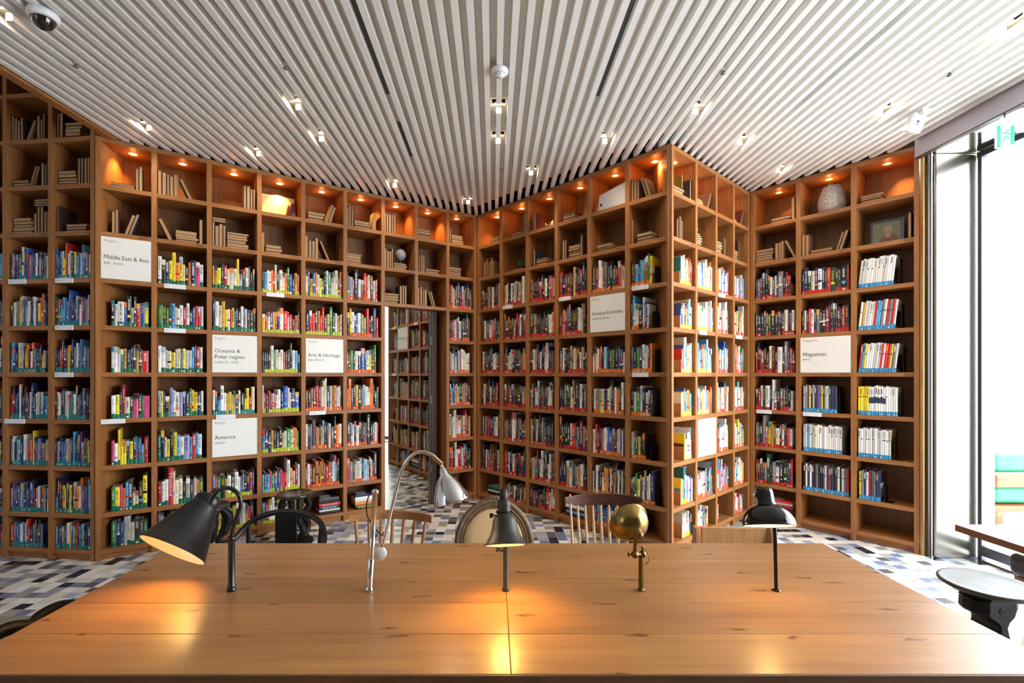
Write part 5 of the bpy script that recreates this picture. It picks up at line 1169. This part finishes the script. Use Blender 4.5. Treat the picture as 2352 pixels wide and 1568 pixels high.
# right stool carried by a carved head in profile
cx0 = (2268-CX)*2.24/F; M = Matrix.Translation((cx0,2.24,0)); st = thing('head_stool', 'round dark stool resting on a carved head profile, right of the table', 'stool', (cx0,2.24,0))
zs = CAMZ-(1337-HZ)*2.24/F
round_top(M, .178, zs, .026, 'seat', M_stooltop2, st)
prof = [(-.082,0),(-.082,-.028),(-.100,-.045),(-.094,-.055),(-.101,-.062),(-.095,-.068),(-.101,-.075),(-.096,-.082),(-.102,-.09),(-.094,-.105),(-.03,-.135),(-.015,-.15),(-.012,-.17),(-.05,-.25),(-.085,-.30),(-.09,-.40),(.09,-.40),(.085,-.30),(.05,-.20),(.035,-.155),(.05,-.13),(.085,-.105),(.1,-.07),(.098,-.035),(.085,0)]
zt_ = zs-.027
mb = MB(M); pl = [(x*1.0, zt_+z) for x,z in prof if zt_+z > 0]; pl = []
for x, z in prof: pl.append((x, max(0.001, zt_+z)))
n = len(pl); lay = [(-.07,.62),(-.055,.86),(-.02,1),(.02,1),(.055,.86),(.07,.62)]; vs = []; cz = zt_-.08
for y, k_ in lay: vs += [(x*(k_ if abs(y) > .03 else 1), y, z) for x, z in pl]
mb.add(vs, [(i*n+j, i*n+(j+1)%n, (i+1)*n+(j+1)%n, (i+1)*n+j) for i in range(len(lay)-1) for j in range(n)]+[tuple(range(n-1,-1,-1)), tuple(range((len(lay)-1)*n, len(lay)*n))], 0, None, False); ob = mb.obj('carved_head', M_carved, st); bevel(ob, .006, 2)
mb = MB(M); mb.lathe([(.012,-.01),(.017,-.003),(.012,.001),(.006,-.004)], Matrix.Translation((-.005,-.072,zt_-.075)) @ Matrix.Rotation(PI/2,4,'X'), 16); mb.obj('carved_ear', M_carved, st)
mb = MB(M); mb.lathe([(.001,0),(.11,0),(.115,.012),(.1,.02),(.001,.02)], None, 32); mb.obj('base', M_carved, st)
# its neighbour, cut by the frame
cx1 = (2341-CX)*1.80/F+.2; M = Matrix.Translation((cx1,1.66,0)); st = thing('drum_stool', 'dark round stool cut off by the right edge of view', 'stool', (cx1,1.66,0))
round_top(M, .175, .45, .05, 'seat', M_stooltop2, st)
mb = MB(M); mb.lathe([(.001,0),(.12,0),(.12,.03),(.06,.1),(.05,.2),(.08,.34),(.12,.4),(.001,.402)], None, 28); mb.obj('pedestal', M_carved, st)

# side table, its chair, and the terrace seat
st = thing('side_table', 'white-topped table with brown edge by the window', 'table', (2.5,1.5,0))
mb = MB(); mb.box((2.075,.5,.724),(3.1,2.118,.75)); ob = mb.obj('tabletop', [M_white], st); bevel(ob, .001)
mb = MB(); mb.box((2.0705,.496,.722),(2.0745,2.1225,.7505)); mb.box((2.0745,2.1185,.722),(3.104,2.1225,.7505)); mb.obj('edge_band', simple('brown_edge_band', S(132,78,50), .4), st)
for x in (2.62,2.98):
    for y in (.56,2.02): mb = MB(); mb.box((x-.02,y-.02,0),(x+.02,y+.02,.724)); mb.obj('leg', M_alu, st)
ch = thing('padded_chair', 'black padded chair with brown wooden frame at the right edge', 'chair', (3.05,2.45,0))
mb = MB(); mb.box((2.84,2.28,.325),(3.29,2.62,.447)); bevel(mb.obj('seat_cushion', M_blackl, ch), .035, 5)
mb = MB(); mb.box((2.86,2.285,.285),(3.28,2.60,.324)); bevel(mb.obj('seat_frame', simple('brown_chair_frame', S(140,84,52), .4), ch), .004)
mb = MB(); mb.box((3.22,2.3,.46),(3.3,2.6,.8)); bevel(mb.obj('backrest', M_blackl, ch), .03, 4)
for x in (2.9,3.24):
    for y in (2.31,2.57): mb = MB(); mb.tube([(x,y,.285),(x,y,0)], [.014,.012], 10); mb.obj('leg', M_blackp, ch)
ch = thing('terrace_armchair', 'green leather armchair with reddish wooden frame outside on the terrace', 'armchair', (5.3,4.75,0))
ys = 4.55
def zz(py): return CAMZ-(py-HZ)*ys/F
xa = (2268-CX)*ys/F
mb = MB(); mb.box((xa,ys-.06,zz(1084)),(xa+1.1,ys+.08,zz(1036))); bevel(mb.obj('back_cushion', M_green, ch), .05, 5)
mb = MB(); mb.box((xa,ys-.06,zz(1154)),(xa+1.1,ys+.48,zz(1114))); bevel(mb.obj('seat_cushion', M_green, ch), .05, 5)
mb = MB(); mb.box((xa-.04,ys-.12,zz(1113)),(xa+1.14,ys-.07,zz(1084))); bevel(mb.obj('back_rail', M_rose, ch), .012, 3)
mb = MB(); mb.box((xa-.04,ys-.1,zz(1168)),(xa+1.14,ys+.48,zz(1155))); bevel(mb.obj('seat_frame', M_rose, ch), .006)
for x in (xa+.02, xa+1.06):
    for y in (ys-.07, ys+.45): mb = MB(); mb.box((x-.025,y-.025,-.011),(x+.025,y+.025,zz(1168))); mb.obj('leg', M_rose, ch)
    mb = MB(); mb.box((x-.03,ys-.06,zz(1108)),(x+.03,ys+.48,zz(1098))); bevel(mb.obj('armrest', M_rose, ch), .01)
